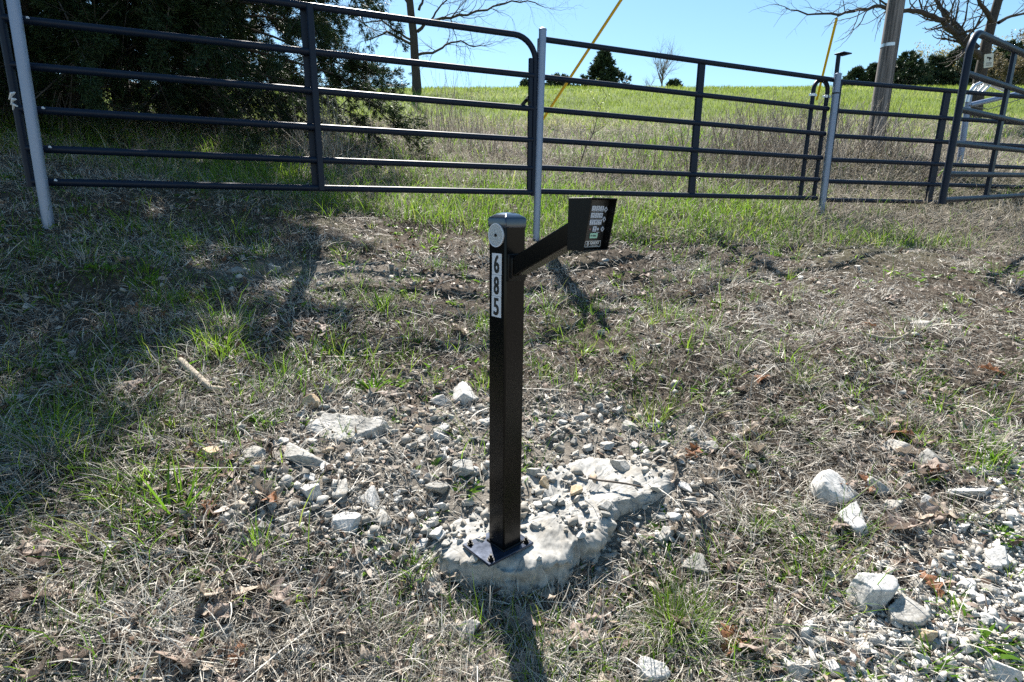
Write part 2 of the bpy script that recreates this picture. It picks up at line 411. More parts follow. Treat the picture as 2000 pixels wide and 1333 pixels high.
# ------------------------------------------------------------------ the ground, one sheet to the horizon
def axis(dense0, dense1, step, lo, hi, grow):
    mid = list(np.arange(dense0, dense1 + 1e-6, step)); a = []; s = step; x = mid[-1]
    while x < hi: s *= grow; x += s; a.append(x)
    b = []; s = step; x = mid[0]
    while x > lo: s *= grow; x -= s; b.append(x)
    return np.array(b[::-1] + mid + a)
xs = axis(-2.4, 2.6, .022, -170, 170, 1.045); ys = axis(.8, 3.6, .022, -14, 220, 1.04)
GX, GY = np.meshgrid(xs, ys); GZ = zg(GX, GY)
nx, ny = len(xs), len(ys)
ii = (np.arange(ny - 1)[:, None] * nx + np.arange(nx - 1)[None, :]).ravel()
fx, fy = proj(GX.ravel(), np.maximum(GY.ravel(), .5), GZ.ravel())
inview = GY.ravel() > .5
gz = np.where(inview, np.clip(np.maximum(zone_gravel(fx, fy) * .75, zone_road(fx, fy)) * sstep(5, 3, GY.ravel()), 0, 1), .6)
turf = sstep(11, 15, GY.ravel() + fbm(GX.ravel() * .35, GY.ravel() * .35, 77, 3) * 5) * .85 + .25 * sstep(4, 5.5, GY.ravel()) * (fbm(GX.ravel(), GY.ravel(), 78, 3) > -.05)
ground = mobj('ground', np_mesh('ground', np.c_[GX.ravel(), GY.ravel(), GZ.ravel()], None, np.c_[ii, ii + 1, ii + nx + 1, ii + nx], {'gravel': gz, 'turf': np.clip(turf, 0, 1)}, [M['ground']], True))
tag(ground, kind='structure')

# ------------------------------------------------------------------ gates and fence panels
HH = [1.22, .930, .675, .428, .1993, 0.0]
def plane_pt(pl, u, h, off=0.0):
    y0, z0, an, sl = pl
    return Vector((u * math.cos(an) - off * -math.sin(an), y0 + u * math.sin(an) - off * math.cos(an), z0 + CZ + h + u * sl))
def u_of(pl, px, py):
    y0, z0, an, sl = pl
    n = Vector((-math.sin(an), math.cos(an), 0)); r = Vector(ray(px, py)); t = n.dot(Vector((0, y0, 0))) / n.dot(r)
    X = r * t
    return X.x * math.cos(an) + (X.y - y0) * math.sin(an)
PA = (4.8886, .1539, .4001, .0024); PB = (4.9592, .1667, .3957, -.0007); PC = (5.5149, .158, .248, -.0023); PG = (2.0456, -.0539, .6338, .0396)
RT = .0235
def rail(parent, pl, u0, u1, h, r=RT):
    o = empty_origin = parent.location
    mb = MB(); mb.tube([plane_pt(pl, u0, h) - o, plane_pt(pl, (u0 + u1) / 2, h - .002) - o, plane_pt(pl, u1, h) - o], r, 14)
    return mb.build('rail', M['gate'], parent)
def bar(parent, pl, u, h0, h1, wd, th, off, name='brace'):
    o = parent.location; an = pl[2]
    mb = MB(); c = (plane_pt(pl, u, h0, off) + plane_pt(pl, u, h1, off)) / 2 - o
    mb.box(c, (wd, th, h1 - h0), Matrix.Rotation(an, 3, 'Z')); return mb.build(name, M['gate'], parent, bevel=.004)
def arc_pts(pl, u0, u1, htop, hbot, rad, side):
    """top rail run that bends down into an upright; side=+1 bends at u1, -1 at u0"""
    pts = []
    if side > 0:
        pts = [plane_pt(pl, u0, htop), plane_pt(pl, u1 - rad, htop)]
        for k in range(1, 9):
            a = math.pi / 2 * k / 8; pts.append(plane_pt(pl, u1 - rad + rad * math.sin(a), htop - rad + rad * math.cos(a)))
        pts.append(plane_pt(pl, u1, hbot))
    else:
        pts = [plane_pt(pl, u1, htop), plane_pt(pl, u0 + rad, htop)]
        for k in range(1, 9):
            a = math.pi / 2 * k / 8; pts.append(plane_pt(pl, u0 + rad - rad * math.sin(a), htop - rad + rad * math.cos(a)))
        pts.append(plane_pt(pl, u0, hbot))
    return pts
def welds(parent, pl, us, hs, mat='weld', size=.011):
    o = parent.location
    for u in us:
        for h in hs:
            p = plane_pt(pl, u, h) - o; mb = MB()
            mb.tube([p + Vector((-.016, -.013, .006)), p + Vector((-.004, -.014, .009)), p + Vector((.010, -.013, .006))], [RT * .25, RT * .55, RT * .3], 8)
            mb.build('weld_bead', M[mat], parent)

# left gate
uL = u_of(PA, 30, 190); uR = u_of(PA, 1044, 240); uB = u_of(PA, 611, 200)
g = empty('metal_gate', plane_pt(PA, uL, 0), 0, 'dark blue gate before the big cedars, its upper right corner bent round', 'gate', 'dark blue tube gates and fence panels')
mb = MB(); mb.tube([p - g.location for p in arc_pts(PA, uL, uR, HH[0], -.03, .19, 1)], RT, 14); mb.build('outer_frame', M['gate'], g)
for h in HH[1:]: rail(g, PA, uL, uR - .01, h)
mb = MB(); mb.tube([plane_pt(PA, uL, HH[0] + .02) - g.location, plane_pt(PA, uL, -.03) - g.location], RT, 14); mb.build('upright', M['gate'], g)
bar(g, PA, uR - .043, -.01, HH[0] - .16, .034, .03, .0, 'end_channel')
bar(g, PA, uB - .022, -.02, HH[0] + .03, .042, .006, -.034); bar(g, PA, uB + .022, -.02, HH[0] + .012, .040, .006, .031)
bar(g, PA, uB + .001, -.02, HH[0] + .012, .005, .062, -.001, 'brace_web')
welds(g, PA, [uL + .14], [HH[1], HH[3], HH[4], HH[5]])
mb = MB()
for k in range(3):
    p = plane_pt(PA, uL, HH[3] + .02 + k * .03) - g.location
    mb.tube([p + Vector((-.01 - .006 * k, -.02, -.03)), p + Vector((.004, -.026, 0)), p + Vector((.02, -.018, .01 * (k - 1)))], [.005, .012, .004], 7)
mb.build('weld_bead', M['weld'], g)
mb = MB(); pl = plane_pt(PA, uR - .085, HH[2] + .055, .0) - g.location
mb.box(pl, (.13, .008, .030), Matrix.Rotation(PA[2], 3, 'Z') @ Matrix.Rotation(R(-48), 3, 'Y'))
mb.box(pl + Vector((.02, -.012, .0)), (.012, .02, .05), Matrix.Rotation(PA[2], 3, 'Z') @ Matrix.Rotation(R(-48), 3, 'Y'))
mb.build('latch_bracket', M['black_matt'], g, bevel=.002)
for hh_ in (HH[0] - .13, .14):
    mb = MB(); mb.tube([plane_pt(PA, uR + .02, hh_, .01) - g.location, plane_pt(PA, uR + .055, hh_ + .005, .01) - g.location], .016, 10); mb.build('hinge_pin', M['gate'], g)

# middle panel
u0 = u_of(PB, 1052, 230); u1 = u_of(PB, 1606, 270); ub = u_of(PB, 1362, 250)
g = empty('fence_panel', plane_pt(PB, u0, 0), 0, 'dark blue six rail fence panel between the two slim galvanised posts at centre and right', 'fence panel', 'dark blue tube gates and fence panels')
rail(g, PB, u0, u_of(PB, 1640, 158), HH[0])
for h in HH[1:]: rail(g, PB, u0, u1 + .03, h)
mb = MB(); mb.tube([plane_pt(PB, u0, HH[0]) - g.location, plane_pt(PB, u0, -.02) - g.location], RT, 14); mb.build('upright', M['gate'], g)
bar(g, PB, ub, -.01, HH[0] - .01, .075, .03, -.012)

# tube hoop bolted to the end of the middle panel
a0 = u_of(PB, 1579, 290); a1 = u_of(PB, 1606, 290)
PBh = (PB[0] + .047, PB[1], PB[2], PB[3])
g = empty('tube_hoop', plane_pt(PBh, a0, -.02), 0, 'narrow dark hoop of bent tube with two bright clamps beside the right galvanised post', 'hoop')
mb = MB(); rad = (a1 - a0) / 2; hc = HH[0] - .005 - rad
pts = [plane_pt(PBh, a0, -.02)] + [plane_pt(PBh, a0 + rad - rad * math.cos(math.pi * k / 14), hc + rad * math.sin(math.pi * k / 14)) for k in range(15)] + [plane_pt(PBh, a1, -.03)]
mb.tube([p - g.location for p in pts], .022, 14); mb.build('bent_tube', M['gate'], g)
for a in (a0, a1):
    mb = MB(); p = plane_pt(PBh, a, HH[0] - .16) - g.location
    mb.tube([p - Vector((0, 0, .014)), p + Vector((0, 0, .014))], .027, 14); mb.box(p + Vector((-.035, -.012, 0)), (.03, .006, .022)); mb.box(p + Vector((.035, .012, 0)), (.03, .006, .022))
    mb.build('pipe_clamp', M['zinc'], g, bevel=.001)
mb = MB(); mb.box(plane_pt(PBh, a0 - .02, .12) - g.location, (.05, .03, .02)); mb.build('stub', M['gate'], g)

# right panel
u0 = u_of(PC, 1622, 300); u1 = u_of(PC, 2260, 300); ub = u_of(PC, 1834, 285)
g = empty('fence_panel', plane_pt(PC, u0, 0), 0, 'dark blue six rail fence panel right of the galvanised posts, running behind the open gate', 'fence panel', 'dark blue tube gates and fence panels')
for h in HH: rail(g, PC, u0, u1, h)
mb = MB(); mb.tube([plane_pt(PC, u0, HH[0]) - g.location, plane_pt(PC, u0, -.02) - g.location], RT, 14); mb.build('upright', M['gate'], g)
bar(g, PC, ub, -.01, HH[0] - .01, .090, .03, -.012)
mb = MB(); mb.tube([plane_pt(PC, u1, HH[0]) - g.location, plane_pt(PC, u1, -.02) - g.location], RT, 14); mb.build('upright', M['gate'], g)

# open gate swung towards the viewer on the right
u0 = u_of(PG, 1868, 240); u1 = u0 + 3.4; ub = u_of(PG, 1958, 240)
g = empty('metal_gate', plane_pt(PG, u0, 0), 0, 'dark blue gate standing open at the right edge, overlapping the right panel', 'gate', 'dark blue tube gates and fence panels')
mb = MB(); mb.tube([p - g.location for p in arc_pts(PG, u0, u1, HH[0], -.03, .15, -1)], .0255, 16); mb.build('outer_frame', M['gate'], g)
for h in HH[1:]: rail(g, PG, u0, u1, h, .0225)
bar(g, PG, ub, -.01, HH[0] - .01, .078, .028, -.012)
mb = MB(); mb.tube([plane_pt(PG, u1, HH[0] + .02) - g.location, plane_pt(PG, u1, -.5) - g.location], RT, 14); mb.build('upright', M['gate'], g)

# ------------------------------------------------------------------ posts
def galv_post(p0, p1, r, label, name='galvanised_post'):
    p0 = Vector(p0); p1 = Vector(p1)
    o = empty(name, p0, 0, label, 'fence post', 'galvanised round fence posts')
    d = (p1 - p0); mb = MB(); mb.tube([d * -.18, d * .3, d * .7, d], r, 20); mb.build('pipe', M['galv'], o)
    mb = MB(); mb.tube([d * .998, d * 1.004, d * 1.0095], [r * 1.06, r * 1.05, r * .6], 20); mb.build('end_cap', M['galv'], o)
    return o
b0 = Vector((-2.955, 3.60, CZ - .11)); 
galv_post(at(95, 440, 3.56), at(18, -45, 3.56), .0315, 'galvanised post at the left end of the gate, leaning across the dark cedars')
galv_post(at(1047, 472, 4.955), at(1060, 59, 4.955), .031, 'galvanised post in the middle, behind the black keypad post')
rp = galv_post(at(1603, 422, 6.33), at(1637, 146, 6.33), .034, 'galvanised post right of the tube hoop, carrying a black rod with a flat plate')
mb = MB(); pt = at(1632, 183, 6.33) - rp.location
ax = (at(1637, 146, 6.33) - at(1603, 422, 6.33)).normalized()
mb.tube([pt - ax * .006, pt + ax * .006], .0365, 20); mb.build('band', M['black_matt'], rp)
rb = at(1628, 192, 6.36); rt = at(1638, 108, 6.36)
g = empty('plate_rod', rb, 0, 'black rod with a small flat plate on top strapped to the right galvanised post', 'rod')
mb = MB(); mb.tube([(0, 0, 0), (rt - rb)], .022, 12); mb.build('rod', M['gate'], g)
mb = MB(); pc = rt - rb + Vector((.045, .0, .012)); mb.box(pc, (.13, .11, .012), Matrix.Rotation(R(25), 3, 'Z')); mb.box(pc - Vector((0, 0, .011)), (.06, .06, .010), Matrix.Rotation(R(25), 3, 'Z')); mb.build('top_plate', M['gate'], g, bevel=.003)
# brace post far right, behind the panels
bp0 = at(1874, 320, 8.0); bp1 = at(1893, 185, 8.0)
g = empty('brace_post', bp0, 0, 'galvanised corner post with a slanting brace pipe behind the open gate', 'fence post')
d = bp1 - bp0; mb = MB(); mb.tube([d * -.2, d], .036, 16); mb.build('pipe', M['galv'], g)
mb = MB(); mb.tube([at(1893, 206, 8.0) - bp0, at(1990, 183, 8.4) - bp0, at(2120, 150, 8.9) - bp0], .033, 14); mb.build('brace_pipe', M['galv'], g)
mb = MB(); mb.tube([at(1889, 200, 7.98) - bp0, at(1893, 182, 7.98) - bp0, at(1903, 168, 7.98) - bp0, at(1921, 160, 8.0) - bp0, at(1960, 176, 8.2) - bp0], .024, 12); mb.build('bent_rail', M['zinc'], g)
for k in range(3):
    mb = MB(); mb.tube([at(1900 + k * 9, 182, 8.05) - bp0, at(1918 + k * 9, 158 + k * 3, 8.05) - bp0], .02, 10); mb.build('hinge_strap', M['zinc'], g)
mb = MB(); mb.tube([at(1893, 206, 7.95) - bp0, at(1930, 214, 8.1) - bp0, at(1990, 195, 8.4) - bp0, at(2050, 170, 8.7) - bp0], .006, 6); mb.build('wire', M['wire'], g)

# ------------------------------------------------------------------ utility pole and guy wires
pole_b = at(1705, 296, 9.0); pole_b.z = zg1(pole_b.x, pole_b.y)
g = empty('utility_pole', pole_b, 0, 'weathered grey wooden utility pole standing in the dry brush behind the fence', 'utility pole')
mb = MB(); H = 9.2
mb.tube([Vector((.0, 0, -.6)), Vector((.0, 0, 0)), Vector((.01, 0, 2)), Vector((.0, 0, 4)), Vector((0, 0, H))], [.124, .119, .110, .104, .080], 28); mb.build('pole_shaft', M['pole'], g)
mb = MB(); zt = at(1737, 90, 9.0).z - pole_b.z; mb.tube([(.003, 0, zt - .022), (.003, 0, zt + .022)], .1125, 28, False); mb.build('metal_band', M['zinc'], g)
mb = MB(); an = R(-42)
def polesurf(z, a, k=1.0):
    r = np.interp(z, [0, 2, 4, H], [.119, .110, .104, .080]) * k; return Vector((r * math.cos(a), r * math.sin(a), z))
mb.tube([polesurf(z, an, 1.02) for z in (.05, 1, 2, 3, 4, 6, H)], .010, 8); mb.build('wire_moulding', M['conduit'], g)
def guy(gpx, top_px, top_py, label, r, htop, anchor=None):
    a = hit(*gpx) if anchor is None else anchor
    top = pole_b + Vector((0, 0, htop))
    o = empty('guy_wire', a, 0, label, 'guy wire', 'guy wires of the utility pole')
    # share of the wire covered by the yellow guard: up to the photo height given
    best = min(np.linspace(.05, .95, 400), key=lambda t: abs(proj(*(a + (top - a) * t))[1] - top_py))
    d = top - a
    mb = MB(); mb.tube([d * .004, d * .5, d], .006, 6); mb.build('wire', M['wire'], o)
    mb = MB(); mb.tube([d * .01, d * best * .5, d * best], r, 10); mb.build('guard', M['guy'], o)
    return o
a1 = hit(1052, 246)
guy((1052, 246), 1215, -14, 'yellow sleeved guy wire rising at a slant behind the middle galvanised post', .030, 8.0, a1)
a2 = hit(1594, 200)
guy((1594, 200), 1637, 38, 'yellow sleeved guy wire rising behind the tube hoop, thinner and farther away', .034, 8.3, a2)

# ------------------------------------------------------------------ keypad post
base = at(986, 1058, 1.633); base.z = CZ - 1.072
RZ = R(-49)
kp = empty('keypad_post', base, RZ, 'black square steel post 685 with a keypad on a short slanting arm', 'keypad post')
PH = .0381
mb = MB(); mb.box((0, 0, .523), (2 * PH, 2 * PH, 1.04)); mb.build('post_tube', M['black'], kp, bevel=.0055, seg=3)
mb = MB(); q = PH + .0022
rings = [(q, 1.024), (q, 1.0475), (q * .96, 1.0515), (q * .90, 1.0540), (q * .62, 1.0615), (q * .30, 1.0660), (q * .02, 1.0672)]
vs = []; fs = []
for r_, z in rings: vs += [(-r_, -r_, z), (r_, -r_, z), (r_, r_, z), (-r_, r_, z)]
for i in range(len(rings) - 1):
    for k in range(4): fs.append((i * 4 + k, i * 4 + (k + 1) % 4, i * 4 + 4 + (k + 1) % 4, i * 4 + 4 + k))
fs += [(3, 2, 1, 0), tuple(len(vs) - 4 + k for k in range(4))]
mb.add(vs, fs); mb.build('post_cap', M['cap'], kp, bevel=.0035, seg=3)
pc = Vector((-.006, -.024, .0))
mb = MB(); mb.box(pc + Vector((0, 0, .002)), (.142, .188, .009)); bpo = mb.build('base_plate', M['baseplate'], kp, bevel=.002)
for sx in (-1, 1):
    for sy in (-1, 1):
        mb = MB(); c = pc + Vector((sx * .054, sy * .074, .0065))
        mb.tube([c, c + Vector((0, 0, .002))], .0115, 16); mb.tube([c + Vector((0, 0, .002)), c + Vector((0, 0, .010))], .0085, 6); mb.tube([c + Vector((0, 0, .01)), c + Vector((.001, 0, .019))], .0045, 8)
        mb.build('anchor_bolt', M['black_matt'], bpo)
mb = MB(); mb.box((0, 0, .0085), (2 * PH + .012, 2 * PH + .012, .006)); mb.build('weld_seam', M['black'], bpo, bevel=.003)
Ff = lambda u, v, n: (u, -PH - n, v)               # face with the numbers
circ = lambda r_, n=40, cu=0, cv=0: [(cu + r_ * math.cos(2 * math.pi * k / n), cv + r_ * math.sin(2 * math.pi * k / n)) for k in range(n)]
mb = MB(); mb.prism(circ(.0335, 48, 0, 1.003), Ff, 0, .0045); rfl = mb.build('reflector', M['reflector'], kp, bevel=.0012)
mb = MB(); mb.prism(circ(.0045, 16, 0, 1.003), Ff, .0045, .0065); mb.build('reflector_screw', M['black_matt'], rfl)
mb = MB()
for k in range(48):
    a, a2_ = 2 * math.pi * k / 48, 2 * math.pi * (k + 1) / 48
    mb.prism([(.0305 * math.cos(a), 1.003 + .0305 * math.sin(a)), (.0335 * math.cos(a), 1.003 + .0335 * math.sin(a)), (.0335 * math.cos(a2_), 1.003 + .0335 * math.sin(a2_)), (.0305 * math.cos(a2_), 1.003 + .0305 * math.sin(a2_))], Ff, .0045, .0056)
mb.build('reflector_rim', M['plate'], rfl)
ph_ = .0622
for k, ch in enumerate('685'):
    zc = .952 - ph_ * (k + .5); du = .0005 - .0008 * k
    mb = MB(); mb.prism([(du - .0212, zc - ph_ / 2 + .0004), (du + .0212, zc - ph_ / 2 + .0004), (du + .0212, zc + ph_ / 2 - .0004), (du - .0212, zc + ph_ / 2 - .0004)], Ff, 0, .0012)
    npl = mb.build('number_plate', M['plate'], kp, smooth=False)
    mb = MB(); vs_, _ = text_geo(ch, .07); hgt = vs_[:, 1].max() - vs_[:, 1].min(); wid = vs_[:, 0].max() - vs_[:, 0].min()
    put_text(mb, ch, .07, Ff, du, zc, .0016, 0, .0205 / wid, .050 / hgt, bold=.0022, vb=.0010); mb.build('digit', M['digit'], npl, smooth=False)
# bracket and arm
mb = MB(); mb.box((PH + .0045, 0, .913), (.009, .066, .078)); mb.box((PH + .013, 0, .913), (.012, .058, .060)); mb.build('bracket', M['black_matt'], kp, bevel=.002)
A0 = Vector((PH + .010, 0, .913)); A1 = Vector((.292, 0, 1.030)); ad_ = (A1 - A0); L = ad_.length; sl = math.atan2(ad_.z, ad_.x)
mb = MB(); mb.box((A0 + A1) / 2, (L, .0508, .052), Matrix.Rotation(-sl, 3, 'Y')); mb.build('arm', M['black'], kp, bevel=.004, seg=3)
# hood: open box, rear wall upright, front rim undercut
HW = .047; zb, ztp = .978, 1.103; xb = .283; xft, xfb = .359, .337; th = .0028
hood = MB()
for s_ in (-1, 1):                                   # side walls
    y0_, y1_ = s_ * HW, s_ * (HW - th)
    o4 = [(xb, zb), (xfb, zb), (xft, ztp), (xb, ztp)]
    hood.add([(x, y0_, z) for x, z in o4] + [(x, y1_, z) for x, z in o4], [(0, 1, 2, 3), (7, 6, 5, 4), (0, 4, 5, 1), (1, 5, 6, 2), (2, 6, 7, 3), (3, 7, 4, 0)])
hood.box(((xb + xft) / 2, 0, ztp - th / 2 + .0004), (xft - xb, 2 * HW - .0004, th)); hood.box(((xb + xfb) / 2, 0, zb + th / 2 - .0004), (xfb - xb, 2 * HW - .0004, th))
hood.box((xb + th / 2 - .0004, 0, (zb + ztp) / 2), (th, 2 * HW - .001, ztp - zb - .001))
hood.build('keypad_hood', M['black_matt'], kp, smooth=False, bevel=.0022)
K0 = Vector((.3165, 0, .9815)); K1 = Vector((.336, 0, 1.0995)); kv = (K1 - K0).normalized(); kn = Vector((kv.z, 0, -kv.x)); KW = .0885; KH = (K1 - K0).length
def Fk(u, v, n):                                     # u from the face's right edge leftwards is negative y; v from its foot
    p = K0 + kv * v + kn * n; return (p.x, KW / 2 - u, p.z)
rect = lambda u, v, w_, h_: [(u + w_ / 2, v - h_ / 2), (u - w_ / 2, v - h_ / 2), (u - w_ / 2, v + h_ / 2), (u + w_ / 2, v + h_ / 2)]
mb = MB(); mb.prism(rect(KW / 2, KH / 2, KW, KH), Fk, -.016, 0); kpd = mb.build('keypad', M['keypad'], kp, bevel=.001)
CU = [.0545, .0395, .0245]; RV = [.0985, .0820, .0655, .049]
chars = ['123', '456', '789', ' 0 ']
for r_ in range(4):
    for c_ in range(3):
        ch = chars[r_][c_]
        if ch == ' ': continue
        mb = MB(); mb.prism(rect(CU[c_], RV[r_], .0128, .0128), Fk, 0, .0016, 0)
        Fm = lambda u, v, n: Fk(-u, v, n)            # mirrored so letters read left to right
        put_text(mb, ch, .0085, Fm, -CU[c_], RV[r_] + .0015, .0018, 1, bold=.0004)
        mb.prism(rect(CU[c_], RV[r_] - .0042, .0075, .0012), Fk, .0016, .0018, 1)
        mb.build('key', [M['key'], M['keytext']], kpd, smooth=False)
for v in (.0965, .0725, .0485):
    mb = MB(); u = .0095; s_ = .0068
    mb.prism([(u, v - s_ * 1.05), (u - s_, v), (u, v + s_ * 1.05), (u + s_, v)], Fk, 0, .0016, 0); mb.prism(circ(.0024, 12, u, v), Fk, .0016, .0018, 1); mb.build('diamond_key', [M['key'], M['keytext']], kpd, smooth=False)
mb = MB(); mb.prism(circ(.0034, 20, .0265, .0485), Fk, 0, .0010); mb.prism(rect(.0245, .0405, .011, .0012), Fk, 0, .0006); mb.build('light_sensor', M['key'], kpd, smooth=False)
mb = MB(); mb.prism(circ(.0022, 16, .0555, .0485), Fk, 0, .0012); mb.build('indicator', M['led'], kpd, smooth=False)
mb = MB(); u, v = .0385, .0325; mb.prism(rect(u, v, .0275, .0125), Fk, 0, .0016, 0)
mb.prism([(u + .0095, v - .0036), (u + .0072, v), (u + .0095, v + .0036), (u + .0118, v)], Fk, .0016, .0018, 1)
put_text(mb, 'SEND', .0066, Fm, -(u - .002), v, .0018, 1, .85, 1, bold=.0004); mb.build('send_key', [M['green_key'], M['keytext']], kpd, smooth=False)
mb = MB(); u, v, w_, h_ = .0365, .0120, .0585, .0155
mb.prism(rect(u, v, w_, h_), Fk, 0, .0008, 0)
for (uu, vv, ww, hh) in ((u, v + h_ / 2 - .0007, w_ - .002, .0011), (u, v - h_ / 2 + .0007, w_ - .002, .0011), (u + w_ / 2 - .0007, v, .0011, h_ - .002), (u - w_ / 2 + .0007, v, .0011, h_ - .002)):
    mb.prism(rect(uu, vv, ww, hh), Fk, .0008, .0011, 1)
put_text(mb, 'GHOST', .0098, Fm, -(u - .0065), v + .0020, .0011, 1, 1.05, 1, bold=.0005)
put_text(mb, 'CONTROLS', .0042, Fm, -(u - .0065), v - .0046, .0011, 1, 1.25, 1)
cu_, cv_ = u + .0185, v
mb.prism([(cu_, cv_ - .0064), (cu_ - .0048, cv_), (cu_, cv_ + .0064), (cu_ + .0048, cv_)], Fk, .0008, .0010, 1)
mb.prism([(cu_ - .0002, cv_ - .0018), (cu_ - .0024, cv_ + .0006), (cu_ - .0004, cv_ + .0030), (cu_ + .0016, cv_ + .0008)], Fk, .0010, .0012, 0)
mb.prism([(cu_ + .0016, cv_ - .0040), (cu_ + .0004, cv_ - .0028), (cu_ + .0022, cv_ - .0006), (cu_ + .0032, cv_ - .0016)], Fk, .0010, .0012, 0)
mb.build('logo_plate', [M['keypad'], M['white']], kpd, smooth=False)

# ------------------------------------------------------------------ rocks
SLABS = []
def zs(x, y):                                # ground or, where there is one, the rock slab on it
    x = np.asarray(x, float); y = np.asarray(y, float); z = zg(x, y)
    for C, A, rad, lev, ti in SLABS:
        a = np.arctan2(y - C[1], x - C[0]); ins = np.hypot(x - C[0], y - C[1]) < np.interp(a, A, rad) * .985
        z = np.where(ins, np.maximum(z, lev + ti * (y - 1.633)), z)
    return z
def in_slab(x, y, k=1.0):
    C, A, rad, _, _ = SLABS[0]; return np.hypot(x - C[0], y - C[1]) < np.interp(np.arctan2(y - C[1], x - C[0]), A, rad) * k
def icos(sub):
    bm = bmesh.new(); bmesh.ops.create_icosphere(bm, subdivisions=sub, radius=1)
    v = np.array([x.co[:] for x in bm.verts]); f = np.array([[y.index for y in x.verts] for x in bm.faces]); bm.free(); return v, f
ICO = {k: icos(k) for k in (2, 3, 5)}
def rock_verts(seed, sub=5, planes=11, rough=.085, flat=1.0):
    r_ = np.random.default_rng(seed); v, f = ICO[sub]
    n = r_.normal(size=(planes, 3)); n /= np.linalg.norm(n, axis=1)[:, None]
    n = np.r_[n, [[0, 0, 1], [0, 0, -1]]]; n[-2] += r_.normal(size=3) * .28; n[-2] /= np.linalg.norm(n[-2])
    d = r_.uniform(.50, 1.0, len(n)); d[-2:] = r_.uniform(.28, .46, 2) * flat
    dots = v @ n.T; rad = np.where(dots > 1e-3, d / np.maximum(dots, 1e-3), 9).min(1)
    V = v * np.minimum(rad, 1.25)[:, None]
    if rough:
        a, b = V[:, 0] + V[:, 2] * .7 + seed, V[:, 1] - V[:, 2] * .6 + seed * 2
        V = V * (1 + rough * 2 * fbm(a * 2.2, b * 2.2, seed, 5) + rough * 1.1 * np.abs(fbm(a * 7, b * 7, seed + 3, 3)) + rough * .5 * fbm(a * 17, b * 17, seed + 5, 2))[:, None]
    V /= np.abs(V).max(0); return V, f
rock_cache = {}
def rock_at(px, py, wpx, hpx, mat, label=None, seed=0, group=None, rz=None, tilt=None, cat='rock', sink=.30, name='limestone_rock', depth_k=.8):
    """px,py centre of the stone in the photo, wpx,hpx its size there; it lies on the ground"""
    r_ = np.random.default_rng(seed + 1000)
    p = hit(px, py + hpx * .30); depth = p.y * _ct - (p.z - CZ) * _st
    sx = wpx * 1.1 * depth / FPX / 2
    hz = max(hpx * depth / FPX * .5, .01) * .92
    sy = sx * depth_k * r_.uniform(.8, 1.1)
    key = (seed, mat)
    if key not in rock_cache:
        V, f = rock_verts(seed); rock_cache[key] = np_mesh(name, V, f, None, None, [M[mat]])
    o = mobj(name, rock_cache[key]); o.scale = (sx, sy, hz)
    o.location = (p.x, p.y, p.z + hz * (1 - 2 * sink))
    t = tilt if tilt is not None else (r_.uniform(-.28, .22), r_.uniform(-.3, .3))
    o.rotation_euler = (t[0] + .12, t[1], rz if rz is not None else r_.uniform(-.7, .7))
    return tag(o, label, cat, group)

